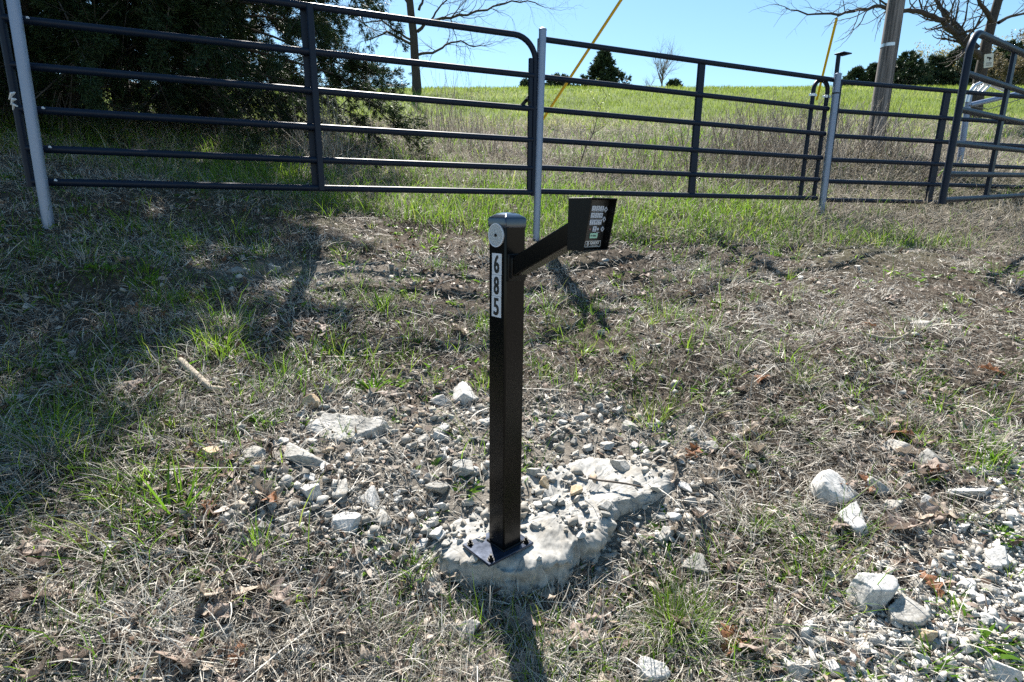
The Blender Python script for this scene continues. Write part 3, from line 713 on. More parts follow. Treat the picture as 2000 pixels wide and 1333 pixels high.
# the big slab the post is bolted to
def slab(name, outline_px, thick, label, seed, drop=0.0, level=None, tilt=0.0, mat='rock_ledge'):
    pts = []
    for (px, py) in outline_px:
        if level is not None:
            x, y, z = ray(px, py); c = level
            # meet the tilted plane z = c + tilt*(y-1.633)
            t = (c - CZ - tilt * 1.633) / (z - tilt * y); pts.append((x * t, y * t))
        else: q = hit(px, py); pts.append((q.x, q.y))
    P = np.array(pts); C = P.mean(0)
    an = np.arctan2(P[:, 1] - C[1], P[:, 0] - C[0]); P = P[np.argsort(an)]; na = 520
    Q = np.r_[P, P[:1]]; sl_ = np.r_[0, np.cumsum(np.hypot(*np.diff(Q, axis=0).T))]; tt = np.linspace(0, sl_[-1], na, endpoint=False)
    ox, oy = np.interp(tt, sl_, Q[:, 0]), np.interp(tt, sl_, Q[:, 1])
    for _q in range(6): ox = (np.roll(ox, 2) + ox * 2 + np.roll(ox, -2)) / 4; oy = (np.roll(oy, 2) + oy * 2 + np.roll(oy, -2)) / 4
    size_ = min(np.ptp(ox), np.ptp(oy)); rr = np.hypot(ox - C[0], oy - C[1])
    amp = size_ * (.11 * fbm(ox * 9, oy * 9, seed, 4) + .10 * np.floor(fbm(ox * 16, oy * 16, seed + 4, 3) * 6) / 6)
    kk = 1 + amp / np.maximum(rr, .05); ox = C[0] + (ox - C[0]) * kk; oy = C[1] + (oy - C[1]) * kk
    A = np.arctan2(oy - C[1], ox - C[0]); rad = np.hypot(ox - C[0], oy - C[1]); o_ = np.argsort(A); A, rad = A[o_], rad[o_]
    if level is not None: SLABS.append((C, A, rad, level, tilt))
    V = [(C[0], C[1], 0)]; prof = [(k / 30 * .985, 0) for k in range(1, 31)] + [(.992, -.03), (.997, -.12), (1.0, -.26), (1.0, -.40), (.998, -.54), (1.002, -.68), (1.0, -.82), (.99, -1.0), (.98, -1.7)]
    U_ = np.cos(A), np.sin(A)
    for (k, dz) in prof:
        x = C[0] + U_[0] * rad * k; y = C[1] + U_[1] * rad * k
        if k > .985:
            ly = math.floor(dz * 4.2 + .3)
            wob = size_ * (.08 * fbm(x * 7 + ly * 3.1, y * 7 - ly * 1.7, seed + 7, 3) + .06 * np.abs(fbm(x * 16 + dz * 5, y * 16 - dz * 4, seed + 9, 4)) * 1.6 + .03 * fbm(x * 60 + dz * 30, y * 60, seed + 10, 2))
            x = x + U_[0] * wob; y = y + U_[1] * wob
        V += list(zip(x, y, np.full(na, dz * thick)))
    V = np.array(V)
    top = (level + tilt * (V[:, 1] - 1.633)) if level is not None else zsm(V[:, 0], V[:, 1]) + drop
    rel = fbm(V[:, 0] * 7, V[:, 1] * 7, seed + 1, 5)
    steps = np.floor(rel * 9) / 9 * .5 + rel * .5
    keep = 1 if level is None else 1 - .93 * np.exp(-(((V[:, 0] - base.x) / .16) ** 2 + ((V[:, 1] - base.y) / .14) ** 2) ** 2)
    V[:, 2] += top + (steps * (.050 if level is not None else .022) + fbm(V[:, 0] * 45, V[:, 1] * 45, seed + 2, 4) * .013) * keep
    rim = np.r_[0, np.repeat([p_[0] for p_ in prof], na)]; rimw = sstep(.90, 1.0, rim) * (np.r_[0, np.repeat([p_[1] for p_ in prof], na)] > -.3)
    V[:, 2] -= rimw * thick * (.02 + .55 * np.maximum(0, np.floor(fbm(V[:, 0] * 9, V[:, 1] * 9, seed + 20, 4) * 10) / 10 + .02) + .16 * np.abs(fbm(V[:, 0] * 34, V[:, 1] * 34, seed + 21, 3)))
    tr = [(0, 1 + k, 1 + (k + 1) % na) for k in range(na)]; qd = []
    nr = len(prof); a = np.arange(na); b = (a + 1) % na
    qd = np.concatenate([np.c_[1 + r_ * na + a, 1 + (r_ + 1) * na + a, 1 + (r_ + 1) * na + b, 1 + r_ * na + b] for r_ in range(nr - 1)])
    o = mobj(name, np_mesh(name, V, np.array(tr), qd, None, [M[mat]])); return tag(o, label, 'rock slab')
slab('rock_slab', [(838, 1052), (868, 1088), (915, 1100), (985, 1104), (1050, 1103), (1110, 1085), (1150, 1055), (1186, 1018), (1200, 985), (1255, 968), (1312, 948), (1322, 915), (1250, 890), (1100, 900), (980, 930), (900, 985)],   .15,
     'broad pale limestone slab carrying the black keypad post', 11, level=base.z - .004, tilt=.20)
slab('rock_slab', [(598, 845), (640, 860), (690, 862), (738, 850), (758, 838), (700, 822), (630, 826)], .05, 'low grey ledge of rock left of the post, above the loose gravel', 15, drop=.022)

ROCKS = [
 (910, 768, 68, 40, 'rock_white', 'flat pale block lying left of the post, larger of a leaning pair', 21), (861, 782, 42, 24, 'rock', 'small flat stone touching the pale block left of the post', 22),
 (590, 884, 92, 44, 'rock', 'rounded pale boulder lying just under the grey ledge', 23), (498, 886, 60, 30, 'rock', 'low stone left of the rounded boulder under the ledge', 24),
 (610, 957, 40, 36, 'rock_white', 'flat diamond shaped stone in the gravel left of the post', 25), (664, 952, 60, 34, 'rock', 'grey lump between the diamond shaped stone and the pointed stone', 26),
 (722, 970, 54, 40, 'rock_white', 'pointed wedge of pale stone left of the post', 27), (676, 1015, 52, 30, 'rock_white', 'angular flat stone below the pointed wedge', 28),
 (746, 1010, 42, 24, 'rock', 'grey stone right of the angular flat stone', 29), (909, 913, 50, 38, 'rock', 'chunky block close beside the post on its left', 30),
 (851, 946, 46, 32, 'rock_dark', 'dark grey lump left of the post under the chunky block', 31), (414, 884, 34, 26, 'rock_tan', 'lone tan stone at the left edge of the gravel', 32),
 (1634, 955, 90, 58, 'rock_white', 'large flat white block in the grass at right, upper of a broken pair', 33), (1664, 1005, 72, 46, 'rock_white', 'lower white piece under the large flat white block', 34),
 (1712, 946, 58, 40, 'rock', 'pale stone right of the large flat white block', 35), (1822, 985, 40, 42, 'rock_white', 'upright tapering pale stone near the right edge', 36),
 (1748, 984, 36, 26, 'rock', 'small grey stone between the flat white block and the upright stone', 37), (1898, 957, 96, 26, 'rock_white', 'long thin white stone lying at right above the gravel', 38),
 (1694, 1145, 76, 92, 'rock_white', 'biggest white boulder at lower right, lumpy with two humps', 39), (1762, 1192, 66, 56, 'rock', 'cream coloured block against the right side of the biggest boulder', 40),
 (1804, 1232, 40, 36, 'rock_tan', 'small rusty orange stone right of the cream block', 41), (1574, 1226, 34, 44, 'rock_white', 'upright white chip at lower right below the grass', 42),
 (1828, 893, 66, 44, 'rock_dark', 'dark grey block in the grass near the right edge', 43), (1298, 1042, 44, 30, 'rock', 'tilted grey stone in the grass right of the slab', 44),
 (1362, 1102, 54, 44, 'rock_dark', 'half buried stone, shade put into its colour, below the tilted grey stone', 45), (1266, 1308, 66, 66, 'rock_white', 'white boulder cut by the bottom edge under the green tussock', 46),  # half buried stone: darker limestone stands in for the shade on it
 (905, 1228, 64, 50, 'rock', 'weathered stone half buried below the slab', 47), (818, 1272, 34, 30, 'rock', 'small stone left of the half buried one below the slab', 48),
 (1231, 832, 32, 24, 'rock', 'small boulder right of the post above the slab', 49), (1064, 940, 28, 24, 'rock_tan', 'tan orange stone right of the post', 50), (1122, 957, 30, 22, 'rock_tan', 'tan flat stone on the slab right of the post', 51),
 (604, 782, 40, 34, 'rock_tan', 'brownish stone above the grey ledge', 52), (640, 760, 24, 30, 'rock_dark', 'dark upright stone beside the brownish one', 53), (585, 810, 26, 20, 'rock', 'pale pebble below the brownish stone', 54),
 (1958, 1306, 80, 50, 'rock_white', 'flat pale stone in the gravel at the lower right corner', 55), (1560, 1305, 44, 36, 'rock', 'pale angular stone at the bottom edge beside the oak leaves', 56),
 (1100, 1335, 44, 30, 'rock', 'grey stone at the bottom edge below the post', 57), (845, 1150, 44, 32, 'rock_dark', 'grey stone at the left foot of the slab', 58),
 (1392, 870, 34, 22, 'rock', 'flat pale stone in the grass right of the slab', 59), (1755, 870, 50, 30, 'rock', 'pale stone in the grass above the flat white block', 60), (1800, 632, 40, 16, 'rock', 'low pale stone in the dry grass on the right', 61),
 (538, 524, 30, 16, 'rock', 'pale stone on the bare strip under the left gate', 62), (466, 528, 24, 16, 'rock_dark', 'grey stone left of the pale one under the left gate', 63), (1210, 905, 36, 26, 'rock', 'grey stone on the upper edge of the slab', 64),
 (1040, 918, 34, 24, 'rock', 'grey stone just right of the post on the gravel', 65), (1185, 985, 34, 22, 'rock', 'small grey stone lying on the slab', 66), (1945, 1090, 50, 26, 'rock_white', 'flat white stone in the gravel at the right edge', 67),
 (1625, 1300, 40, 30, 'rock_white', 'white stone at the bottom edge on the gravel', 68), (1890, 1140, 36, 24, 'rock_white', 'pale stone on the gravel right of the rusty leaf', 69)]
for (px, py, wp, hp, mt, lb, sd_) in ROCKS: rock_at(px, py, wp, hp, mt, lb, sd_)
r_ = np.random.default_rng(99); cnt = 0
while cnt < 190:
    px, py = r_.uniform(420, 1400), r_.uniform(790, 1120)
    if r_.uniform() > float(zone_gravel(np.array([px]), np.array([py]))[0]) * .9 or 940 < px < 1040 and py > 990: continue
    sdd = 200 + cnt % 14; wv = r_.uniform(13, 30)
    rock_at(px, py, wv, wv * r_.uniform(.5, .8), ['rock', 'rock_white', 'rock', 'rock_dark'][(cnt % 14) % 4], 'small angular limestone stone lying loose among the gravel round the post', sdd, 'loose stones around the post', rz=r_.uniform(0, 6.28), name='loose_stone', cat='stone'); cnt += 1
cnt = 0
while cnt < 60:
    px, py = r_.uniform(1450, 2050), r_.uniform(860, 1340)
    if r_.uniform() > float(zone_road(np.array([px]), np.array([py]))[0]): continue
    sdd = 230 + cnt % 10; wv = r_.uniform(16, 36)
    rock_at(px, py, wv, wv * r_.uniform(.5, .8), ['rock_white', 'rock'][cnt % 10 % 2], 'small pale limestone stone lying loose on the gravel at lower right', sdd, 'loose stones on the gravel', rz=r_.uniform(0, 6.28), name='loose_stone', cat='stone'); cnt += 1

cnt = 0
while cnt < 75:
    px, py = r_.uniform(120, 1990), r_.uniform(500, 1325)
    if r_.uniform() > (py / 1300) or float(zone_gravel(np.array([px]), np.array([py]))[0]) > .4 or 900 < px < 1060: continue
    sdd = 250 + cnt % 9; wv = r_.uniform(14, 40) * (py / 1100)
    rock_at(px, py, wv, wv * r_.uniform(.5, .8), ['rock', 'rock_white', 'rock_dark'][cnt % 9 % 3], 'small limestone stone half hidden in the dead grass of the bank', sdd, 'stones in the dead grass', rz=r_.uniform(0, 6.28), name='loose_stone', cat='stone', sink=.35); cnt += 1
# gravel, past counting
def pebble_templates(n, seed):
    out = []
    for k in range(n):
        r_ = np.random.default_rng(seed + k); p = r_.normal(size=(9, 3)); p /= np.linalg.norm(p, axis=1)[:, None]; p *= r_.uniform(.7, 1.2, (9, 1)); p *= [1.1, r_.uniform(.55, .95), r_.uniform(.40, .75)]
        bm = bmesh.new(); [bm.verts.new(q) for q in p]; res = bmesh.ops.convex_hull(bm, input=bm.verts)
        bmesh.ops.delete(bm, geom=[v for v in bm.verts if not v.link_faces], context='VERTS'); bmesh.ops.triangulate(bm, faces=bm.faces)
        bm.verts.index_update(); out.append((np.array([v.co[:] for v in bm.verts]), np.array([[v.index for v in f.verts] for f in bm.faces]))); bm.free()
    return out
PT = pebble_templates(14, 400)
def rotmats(n, r_, tilt=.6):
    a, b, c = r_.uniform(0, 2 * np.pi, n), r_.normal(0, tilt, n), r_.normal(0, tilt, n)
    ca, sa, cb, sb, cc, s_c = np.cos(a), np.sin(a), np.cos(b), np.sin(b), np.cos(c), np.sin(c)
    Rz = np.stack([np.stack([ca, -sa, 0 * a], 1), np.stack([sa, ca, 0 * a], 1), np.stack([0 * a, 0 * a, 1 + 0 * a], 1)], 1)
    Rx = np.stack([np.stack([1 + 0 * a, 0 * a, 0 * a], 1), np.stack([0 * a, cb, -sb], 1), np.stack([0 * a, sb, cb], 1)], 1)
    Ry = np.stack([np.stack([cc, 0 * a, s_c], 1), np.stack([0 * a, 1 + 0 * a, 0 * a], 1), np.stack([-s_c, 0 * a, cc], 1)], 1)
    return Rz @ Rx @ Ry
def pebbles(name, P, S, r_, mat, sinkk=.2):
    Vs, Fs, A = [], [], []; off = 0; k = r_.integers(0, len(PT), len(P)); RM = rotmats(len(P), r_)
    for t, (tv, tf) in enumerate(PT):
        m = k == t; n = m.sum()
        if not n: continue
        V = np.einsum('nij,vj->nvi', RM[m], tv) * S[m][:, None, None] + P[m][:, None, :]; V[:, :, 2] += (S[m] * (.5 - sinkk))[:, None]
        F = tf[None] + (np.arange(n) * len(tv))[:, None, None] + off
        Vs.append(V.reshape(-1, 3)); Fs.append(F.reshape(-1, 3)); A.append(np.repeat(r_.uniform(0, 1, n), len(tv))); off += n * len(tv)
    return mobj(name, np_mesh(name, np.concatenate(Vs), np.concatenate(Fs), None, {'rnd': np.concatenate(A)}, [M[mat]]))
def scatter(n, r_, D0, D1, T=1.28):
    """points whose density falls with the square of the distance"""
    t = r_.uniform(-T, T, n); D = np.exp(r_.uniform(math.log(D0), math.log(D1), n)); return t * D, D
SLAB = np.array([hit(px, py)[:2] for px, py in [(850, 1080), (1000, 1120), (1120, 1100), (1190, 1030), (1320, 950)]])
def near_slab(px, py):                       # the bare part of the slab in front of and right of the post
    a = ((px - 1020) / 165) ** 2 + ((py - 1090) / 55) ** 2 < 1
    b = ((px - 1235) / 95) ** 2 + ((py - 975 + (px - 1235) * .30) / 34) ** 2 < 1
    return a | b
r_ = np.random.default_rng(5)
x, y = scatter(150000, r_, .95, 4.2); z = zs(x, y); px, py = proj(x, y, z); gq = zone_gravel(px, py)
keep = r_.uniform(size=len(x)) < gq * .44 * np.clip(.75 + 2.2 * fbm(x * 6, y * 6, 55, 3), .06, 1.2) + .03
keep &= ~(in_slab(x, y, 1.0) & (r_.uniform(size=len(x)) > .62))
keep &= ~(near_slab(px, py) & (r_.uniform(size=len(x)) > .03)) & ~(in_slab(x, y, 1.06) & ~in_slab(x, y, .93)) & (np.hypot(x - base.x, y - base.y) > .06)
x, y, z, gq = x[keep], y[keep], z[keep], gq[keep]
S = np.clip(r_.lognormal(math.log(.0068), .68, len(x)), .0025, .030)
tag(pebbles('gravel', np.c_[x, y, z], S, r_, 'pebble'), kind='stuff')
x, y = scatter(125000, r_, .85, 3.4, 1.8); z = zg(x, y); px, py = proj(x, y, z); gq = zone_road(px, py) * sstep(4.2, 2.6, y)
keep = r_.uniform(size=len(x)) < gq * .85
x, y, z = x[keep], y[keep], z[keep]; S = np.clip(r_.lognormal(math.log(.0078), .55, len(x)), .003, .028)
tag(pebbles('road_gravel', np.c_[x, y, z], S, r_, 'pebble_road'), kind='stuff')

# ------------------------------------------------------------------ grass
def blades(P, head, elev, length, width, curve, r_, side=None):
    """ribbon blades of three segments: base P, compass heading, starting elevation, bend (radians over the length)"""
    n = len(P); seg = 3; V = np.empty((n, 7, 3), np.float32)
    pos = P.copy(); el = elev.copy(); hd = head.copy()
    sa = head + np.pi / 2 + r_.normal(0, .5, n); tw = r_.uniform(-.8, .8, n)
    sv = np.stack([np.cos(sa) * np.cos(tw), np.sin(sa) * np.cos(tw), np.sin(tw)], 1)
    wk = [1.0, .9, .6]; dh = r_.normal(0, .22, n)
    for k in range(seg):
        V[:, 2 * k] = pos - sv * (width * wk[k] / 2)[:, None]; V[:, 2 * k + 1] = pos + sv * (width * wk[k] / 2)[:, None]
        d = np.stack([np.cos(hd) * np.cos(el), np.sin(hd) * np.cos(el), np.sin(el)], 1)
        pos = pos + d * (length / seg)[:, None]; el = el - curve / seg; hd = hd + dh
    V[:, 6] = pos
    b = (np.arange(n) * 7)[:, None]
    q = np.concatenate([b + [0, 1, 3, 2], b + [2, 3, 5, 4]]); t = b + [4, 5, 6]
    return V.reshape(-1, 3), t, q
def blade_obj(name, P, head, elev, length, width, curve, r_, rnd, mat, kind='stuff'):
    V, t, q = blades(P, head, elev, length, width, curve, r_)
    o = mobj(name, np_mesh(name, V, t, q, {'rnd': np.repeat(rnd, 7)}, [M[mat]])); return tag(o, kind=kind) if kind else o

def clumps(nc, per, r_, D0, D1, prob, spread):
    cx, cy = scatter(nc, r_, D0, D1, 1.3); cz = zg(cx, cy); cpx, cpy = proj(cx, cy, cz)
    k = r_.uniform(size=nc) < prob(cx, cy, cpx, cpy); cx, cy = cx[k], cy[k]; m = len(cx)
    cnt = np.maximum(2, r_.poisson(per, m) * r_.lognormal(0, .5, m)).astype(int); idx = np.repeat(np.arange(m), cnt)
    sz = r_.lognormal(0, .35, m); hue = r_.uniform(-.25, .25, m)
    x = cx[idx] + r_.normal(0, 1, len(idx)) * spread * sz[idx]; y = cy[idx] + r_.normal(0, 1, len(idx)) * spread * sz[idx]
    return x, y, sz[idx], hue[idx], np.arctan2(y - cy[idx], x - cx[idx])
# matted dead grass
r_ = np.random.default_rng(12)
x, y = scatter(360000, r_, .9, 9.5, 1.3); z = zg(x, y); px, py = proj(x, y, z)
dens = .52 + 1.5 * fbm(x * 2.3, y * 2.3, 41, 4)
dens = dens * (1 - .58 * zone_gravel(px, py)) * (1 - .93 * zone_road(px, py) * sstep(4, 3, y))
dens = dens + .35 * np.exp(-((px - 1800) / 380) ** 2 - ((py - 560) / 190) ** 2)
keep = (r_.uniform(size=len(x)) < dens) & (np.hypot(x - base.x, y - base.y) > .09) & ~(in_slab(x, y, 1.0) & (r_.uniform(size=len(x)) > .03))
x, y, z, px, py = x[keep], y[keep], z[keep], px[keep], py[keep]; n = len(x)
hd = fbm(x * 1.7, y * 1.7, 51, 3) * 14 + r_.normal(0, 1.1, n)
el = np.abs(r_.normal(.25, .45, n)); ln = np.clip(r_.lognormal(math.log(.047), .5, n), .015, .20) * (1 + .06 * y); wd = r_.uniform(.0013, .0040, n) * (1 + .10 * np.maximum(y - 1.5, 0))
cv = r_.normal(.5, .7, n); rnd = np.clip(r_.beta(1.5, 1.5, n) * .95 + fbm(x * 1.1, y * 1.1, 61, 3) * .5 + fbm(x * 7, y * 7, 62, 2) * .3, 0, 1)
bk = np.exp(-((px - 1800) / 330) ** 2 - ((py - 530) / 130) ** 2); ln = ln * (1 - .4 * bk); wd = wd * (1 - .25 * bk)
blade_obj('dry_grass', np.c_[x, y, z + r_.uniform(.0, .026, n)], hd, el, ln, wd, cv, r_, rnd, 'straw')
# dead tussocks that arch over
def prob_d(cx, cy, px, py): return np.clip(.55 + 1.2 * fbm(cx * 1.3, cy * 1.3, 45, 3), 0, 1) * (1 - .93 * zone_gravel(px, py)) * (1 - .93 * zone_road(px, py) * sstep(4, 3, cy)) * ~in_slab(cx, cy, 1.02)
x, y, sz, hue, out = clumps(3600, 20, r_, .9, 8.0, prob_d, .026); k = np.hypot(x - base.x, y - base.y) > .16; x, y, sz, hue, out = x[k], y[k], sz[k], hue[k], out[k]; n = len(x)
blade_obj('dead_tussocks', np.c_[x, y, zg(x, y)], out + r_.normal(0, .6, n), r_.uniform(.3, 1.25, n), np.clip(r_.normal(.072, .028, n), .025, .17) * sz, r_.uniform(.0013, .0034, n) * (1 + .15 * np.maximum(y - 1.5, 0)), r_.uniform(.4, 1.6, n), r_, np.clip(r_.normal(.58, .22, n) + hue, 0, 1), 'straw')
# crumbled leaf litter
x, y = scatter(46000, r_, .9, 6.5, 1.3); z = zg(x, y); px, py = proj(x, y, z)
k = (r_.uniform(size=len(x)) < np.clip(.45 + 1.5 * fbm(x * 1.9, y * 1.9, 47, 3), 0, 1) * (1 - .7 * zone_gravel(px, py)) * (1 - .8 * zone_road(px, py) * sstep(4, 3, y))) & ~in_slab(x, y, 1.0) & (np.hypot(x - base.x, y - base.y) > .1)
x, y, z = x[k], y[k], z[k]; n = len(x)
blade_obj('leaf_litter', np.c_[x, y, z + r_.uniform(.002, .022, n)], r_.uniform(0, 6.28, n), r_.normal(.15, .4, n), r_.uniform(.014, .055, n), r_.uniform(.006, .028, n) * (1 + .04 * y), r_.normal(.6, 1.2, n), r_, r_.uniform(0, 1, n), 'litter')
# long loose stalks on top
x, y = scatter(600, r_, .9, 7, 1.3); z = zg(x, y); n = len(x)
blade_obj('loose_straw', np.c_[x, y, z + r_.uniform(.01, .04, n)], r_.uniform(0, 6.28, n), r_.normal(.06, .10, n), r_.uniform(.12, .36, n), r_.uniform(.0016, .0032, n) * (1 + .1 * y), r_.normal(.25, .25, n), r_, r_.uniform(.4, 1, n), 'straw')

# green grass in clumps
def prob_g(cx, cy, px, py):
    return np.clip(zone_green(px, py) * (1 + 1.8 * fbm(cx * 1.6, cy * 1.6, 81, 3)), 0, 1) * (1 - .8 * zone_gravel(px, py)) * (1 - .75 * zone_road(px, py) * sstep(4, 3, cy)) * ~in_slab(cx, cy, 1.02)
r_ = np.random.default_rng(31)
x, y, sz, hue, out = clumps(7500, 15, r_, .95, 8.5, prob_g, .030); n = len(x); z = zg(x, y)
k = np.hypot(x - base.x, y - base.y) > .12; x, y, sz, hue, out, z = x[k], y[k], sz[k], hue[k], out[k], z[k]; n = len(x)
blade_obj('green_grass', np.c_[x, y, z - .004], out + r_.normal(0, .7, n), r_.uniform(.7, 1.45, n), np.clip(r_.normal(.085, .03, n), .03, .2) * sz * (1 + .04 * y), r_.uniform(.0018, .0042, n) * (1 + .12 * np.maximum(y - 1.5, 0)), r_.uniform(.1, 1.3, n), r_, np.clip(r_.normal(.52, .2, n) + hue, 0, 1), 'green')

# rough mixed grass beyond the fence, then the green meadow
r_ = np.random.default_rng(33)
x, y = scatter(150000, r_, 5.0, 14.5, 1.25); z = zg(x, y); n = len(x)
mixf = fbm(x * .8, y * .8, 91, 4) + .16 * sstep(8, 5.5, y) - .18 * sstep(10.5, 13, y) - .22 * sstep(1.2, 3.2, x / np.maximum(y, 1) * 10 - 3.2) * sstep(12, 9, y)
isg = r_.uniform(size=n) < np.clip(.30 + mixf * 1.8, .04, .9)
g_ = isg & (r_.uniform(size=n) < .55)
m_ = g_.sum()
blade_obj('rough_grass', np.c_[x, y, z][g_], r_.uniform(0, 6.28, m_), r_.uniform(.7, 1.5, m_), r_.uniform(.10, .24, m_), r_.uniform(.004, .009, m_) * y[g_] / 6, r_.uniform(.1, 1.1, m_), r_, np.clip(r_.normal(.6, .2, m_), 0, 1), 'green')
d_ = ~isg; m_ = d_.sum()
blade_obj('rough_dry_grass', np.c_[x, y, z][d_], r_.uniform(0, 6.28, m_), np.abs(r_.normal(.45, .45, m_)), r_.uniform(.12, .36, m_), r_.uniform(.003, .006, m_) * y[d_] / 6, r_.uniform(.1, 1.4, m_), r_, np.clip(r_.beta(1.7, 1.5, m_), 0, 1), 'straw_far')
x, y = scatter(150000, r_, 9.5, 30, 1.2); z = zg(x, y); n = len(x)
k = r_.uniform(size=n) < sstep(11.5, 14.5, y + fbm(x * .5, y * .5, 93, 3) * 4); x, y, z = x[k], y[k], z[k]; n = len(x)
tan = (fbm(x * .35, y * .35, 95, 3) * 2.4 + 1.0 * sstep(15.5, 12.5, y) - .35)
blade_obj('meadow_grass', np.c_[x, y, z], r_.uniform(0, 6.28, n), r_.uniform(.8, 1.5, n), r_.uniform(.06, .16, n) * (.7 + .02 * y), r_.uniform(.007, .013, n) * y / 14, r_.uniform(.1, .9, n), r_, np.clip(r_.normal(.46, .17, n) + fbm(x * .8, y * .8, 97, 3) * .5 + np.clip(tan, -.2, .5) * .6, 0, 1), 'field')

# small broad-leaved weeds
r_ = np.random.default_rng(41)
def prob_w(cx, cy, px, py): return np.clip(.28 + zone_green(px, py) * .6, 0, .75) * (1 - .45 * zone_gravel(px, py)) * ~in_slab(cx, cy, 1.02)
x, y, sz, hue, out = clumps(2400, 9, r_, .95, 6.5, prob_w, .020); n = len(x); z = zg(x, y)
blade_obj('small_weeds', np.c_[x, y, z + .002], out + r_.normal(0, .4, n), r_.uniform(.15, .9, n), r_.uniform(.02, .048, n) * sz, r_.uniform(.007, .016, n) * (1 + .05 * y), r_.uniform(.2, 1.2, n), r_, np.clip(r_.normal(.55, .2, n) + hue, 0, 1), 'weed')

# ------------------------------------------------------------------ stems, brush
class Twigs:
    """many thin tubes gathered into one mesh (used for one tree, one bush or one patch of brush)"""
    def __init__(s): s.V = []; s.Q = []; s.n = 0; s.A = []
    def add(s, pts, radii, sides=4, rnd=.5):
        P = np.asarray(pts, float); k = len(P); T = np.gradient(P, axis=0); T /= np.linalg.norm(T, axis=1)[:, None] + 1e-9
        ref = np.array([.31, .87, .38]); a = np.cross(T, ref); a /= np.linalg.norm(a, axis=1)[:, None] + 1e-9; b = np.cross(T, a)
        an = np.arange(sides) * 2 * np.pi / sides; rr = np.asarray(radii, float)
        V = P[:, None] + (a[:, None] * np.cos(an)[None, :, None] + b[:, None] * np.sin(an)[None, :, None]) * rr[:, None, None]
        i = np.arange(k - 1)[:, None] * sides; j = np.arange(sides)[None]; j2 = (j + 1) % sides
        s.Q.append(np.stack([i + j, i + j2, i + sides + j2, i + sides + j], 2).reshape(-1, 4) + s.n); s.V.append(V.reshape(-1, 3)); s.A.append(np.full(k * sides, rnd)); s.n += k * sides
    def build(s, name, mat, parent=None, origin=(0, 0, 0)):
        V = np.concatenate(s.V) - np.asarray(origin)
        return mobj(name, np_mesh(name, V, None, np.concatenate(s.Q), {'rnd': np.concatenate(s.A)}, [M[mat]], True), parent)
def brush_stem(tw, p, h, r_, rad=.003, twigs=4, lean=.25):
    d = np.array([r_.normal(0, lean), r_.normal(0, lean), 1.0]); d /= np.linalg.norm(d); rnd = r_.uniform()
    pts = [p]; cur = p.copy(); dd = d.copy()
    for k in range(4):
        dd = dd + r_.normal(0, .10, 3); dd /= np.linalg.norm(dd); cur = cur + dd * h / 4; pts.append(cur)
    tw.add(pts, np.linspace(rad, rad * .35, 5), 3, rnd)
    for k in range(twigs):
        t = r_.uniform(.3, .95); q = np.array(pts[0]) + (np.array(pts[-1]) - pts[0]) * t
        e = d + r_.normal(0, .55, 3); e /= np.linalg.norm(e); l = h * r_.uniform(.15, .4) * (1.1 - t)
        tw.add([q, q + e * l * .5, q + (e + [0, 0, .25]) * l], [rad * .5, rad * .4, rad * .2], 3, rnd)
r_ = np.random.default_rng(51); tw = Twigs()
def patch(tw, n, cpx, cpy, sx, sy, h0, h1, twigs, rad=.0055, lean=.25):
    for k in range(n):
        px, py = r_.normal(cpx, sx), r_.normal(cpy, sy)
        if py < 215: continue
        p = hit(px, py)
        if p.y < 5.2 or p.y > 13: continue
        brush_stem(tw, np.array(p), r_.uniform(h0, h1), r_, rad * p.y / 7.5, twigs, lean)
patch(tw, 330, 1500, 314, 72, 28, .35, .95, 4); patch(tw, 170, 1420, 334, 110, 26, .25, .65, 3); patch(tw, 130, 1665, 308, 50, 26, .4, .85, 4)
patch(tw, 170, 1250, 322, 120, 30, .2, .55, 3); patch(tw, 200, 1850, 340, 90, 22, .12, .3, 2)
tag(tw.build('dry_brush', 'brush'), kind='stuff')
tw = Twigs(); patch(tw, 55, 893, 268, 28, 14, .7, 1.25, 1, .0036, .10); patch(tw, 60, 950, 290, 45, 18, .3, .6, 2)
patch(tw, 60, 640, 330, 40, 14, .4, .9, 3); patch(tw, 60, 830, 262, 40, 14, .3, .8, 3)
tag(tw.build('tall_weeds', 'brush'), kind='stuff')
def bush(cpx, cpy, n, h0, h1, label, spread=.06, mat='brush', buds=0, rad=.004, lean=.3, name='dry_bush', cat='bush'):
    b = hit(cpx, cpy); o = empty(name, b, 0, label, cat); tw = Twigs(); tips = []
    for k in range(n):
        p = np.array(b) + [r_.normal(0, spread), r_.normal(0, spread), 0]; brush_stem(tw, p, r_.uniform(h0, h1), r_, rad, 7, lean); tips.append(p)
    tw.build('stems', mat, o, b)
    return o, b
bush(1747, 335, 26, .45, .85, 'bare dark twiggy bush right of the utility pole foot', .10, rad=.005, lean=.32)
bush(1940, 300, 10, .2, .4, 'small bare bush behind the open gate at the right', .08, rad=.005)
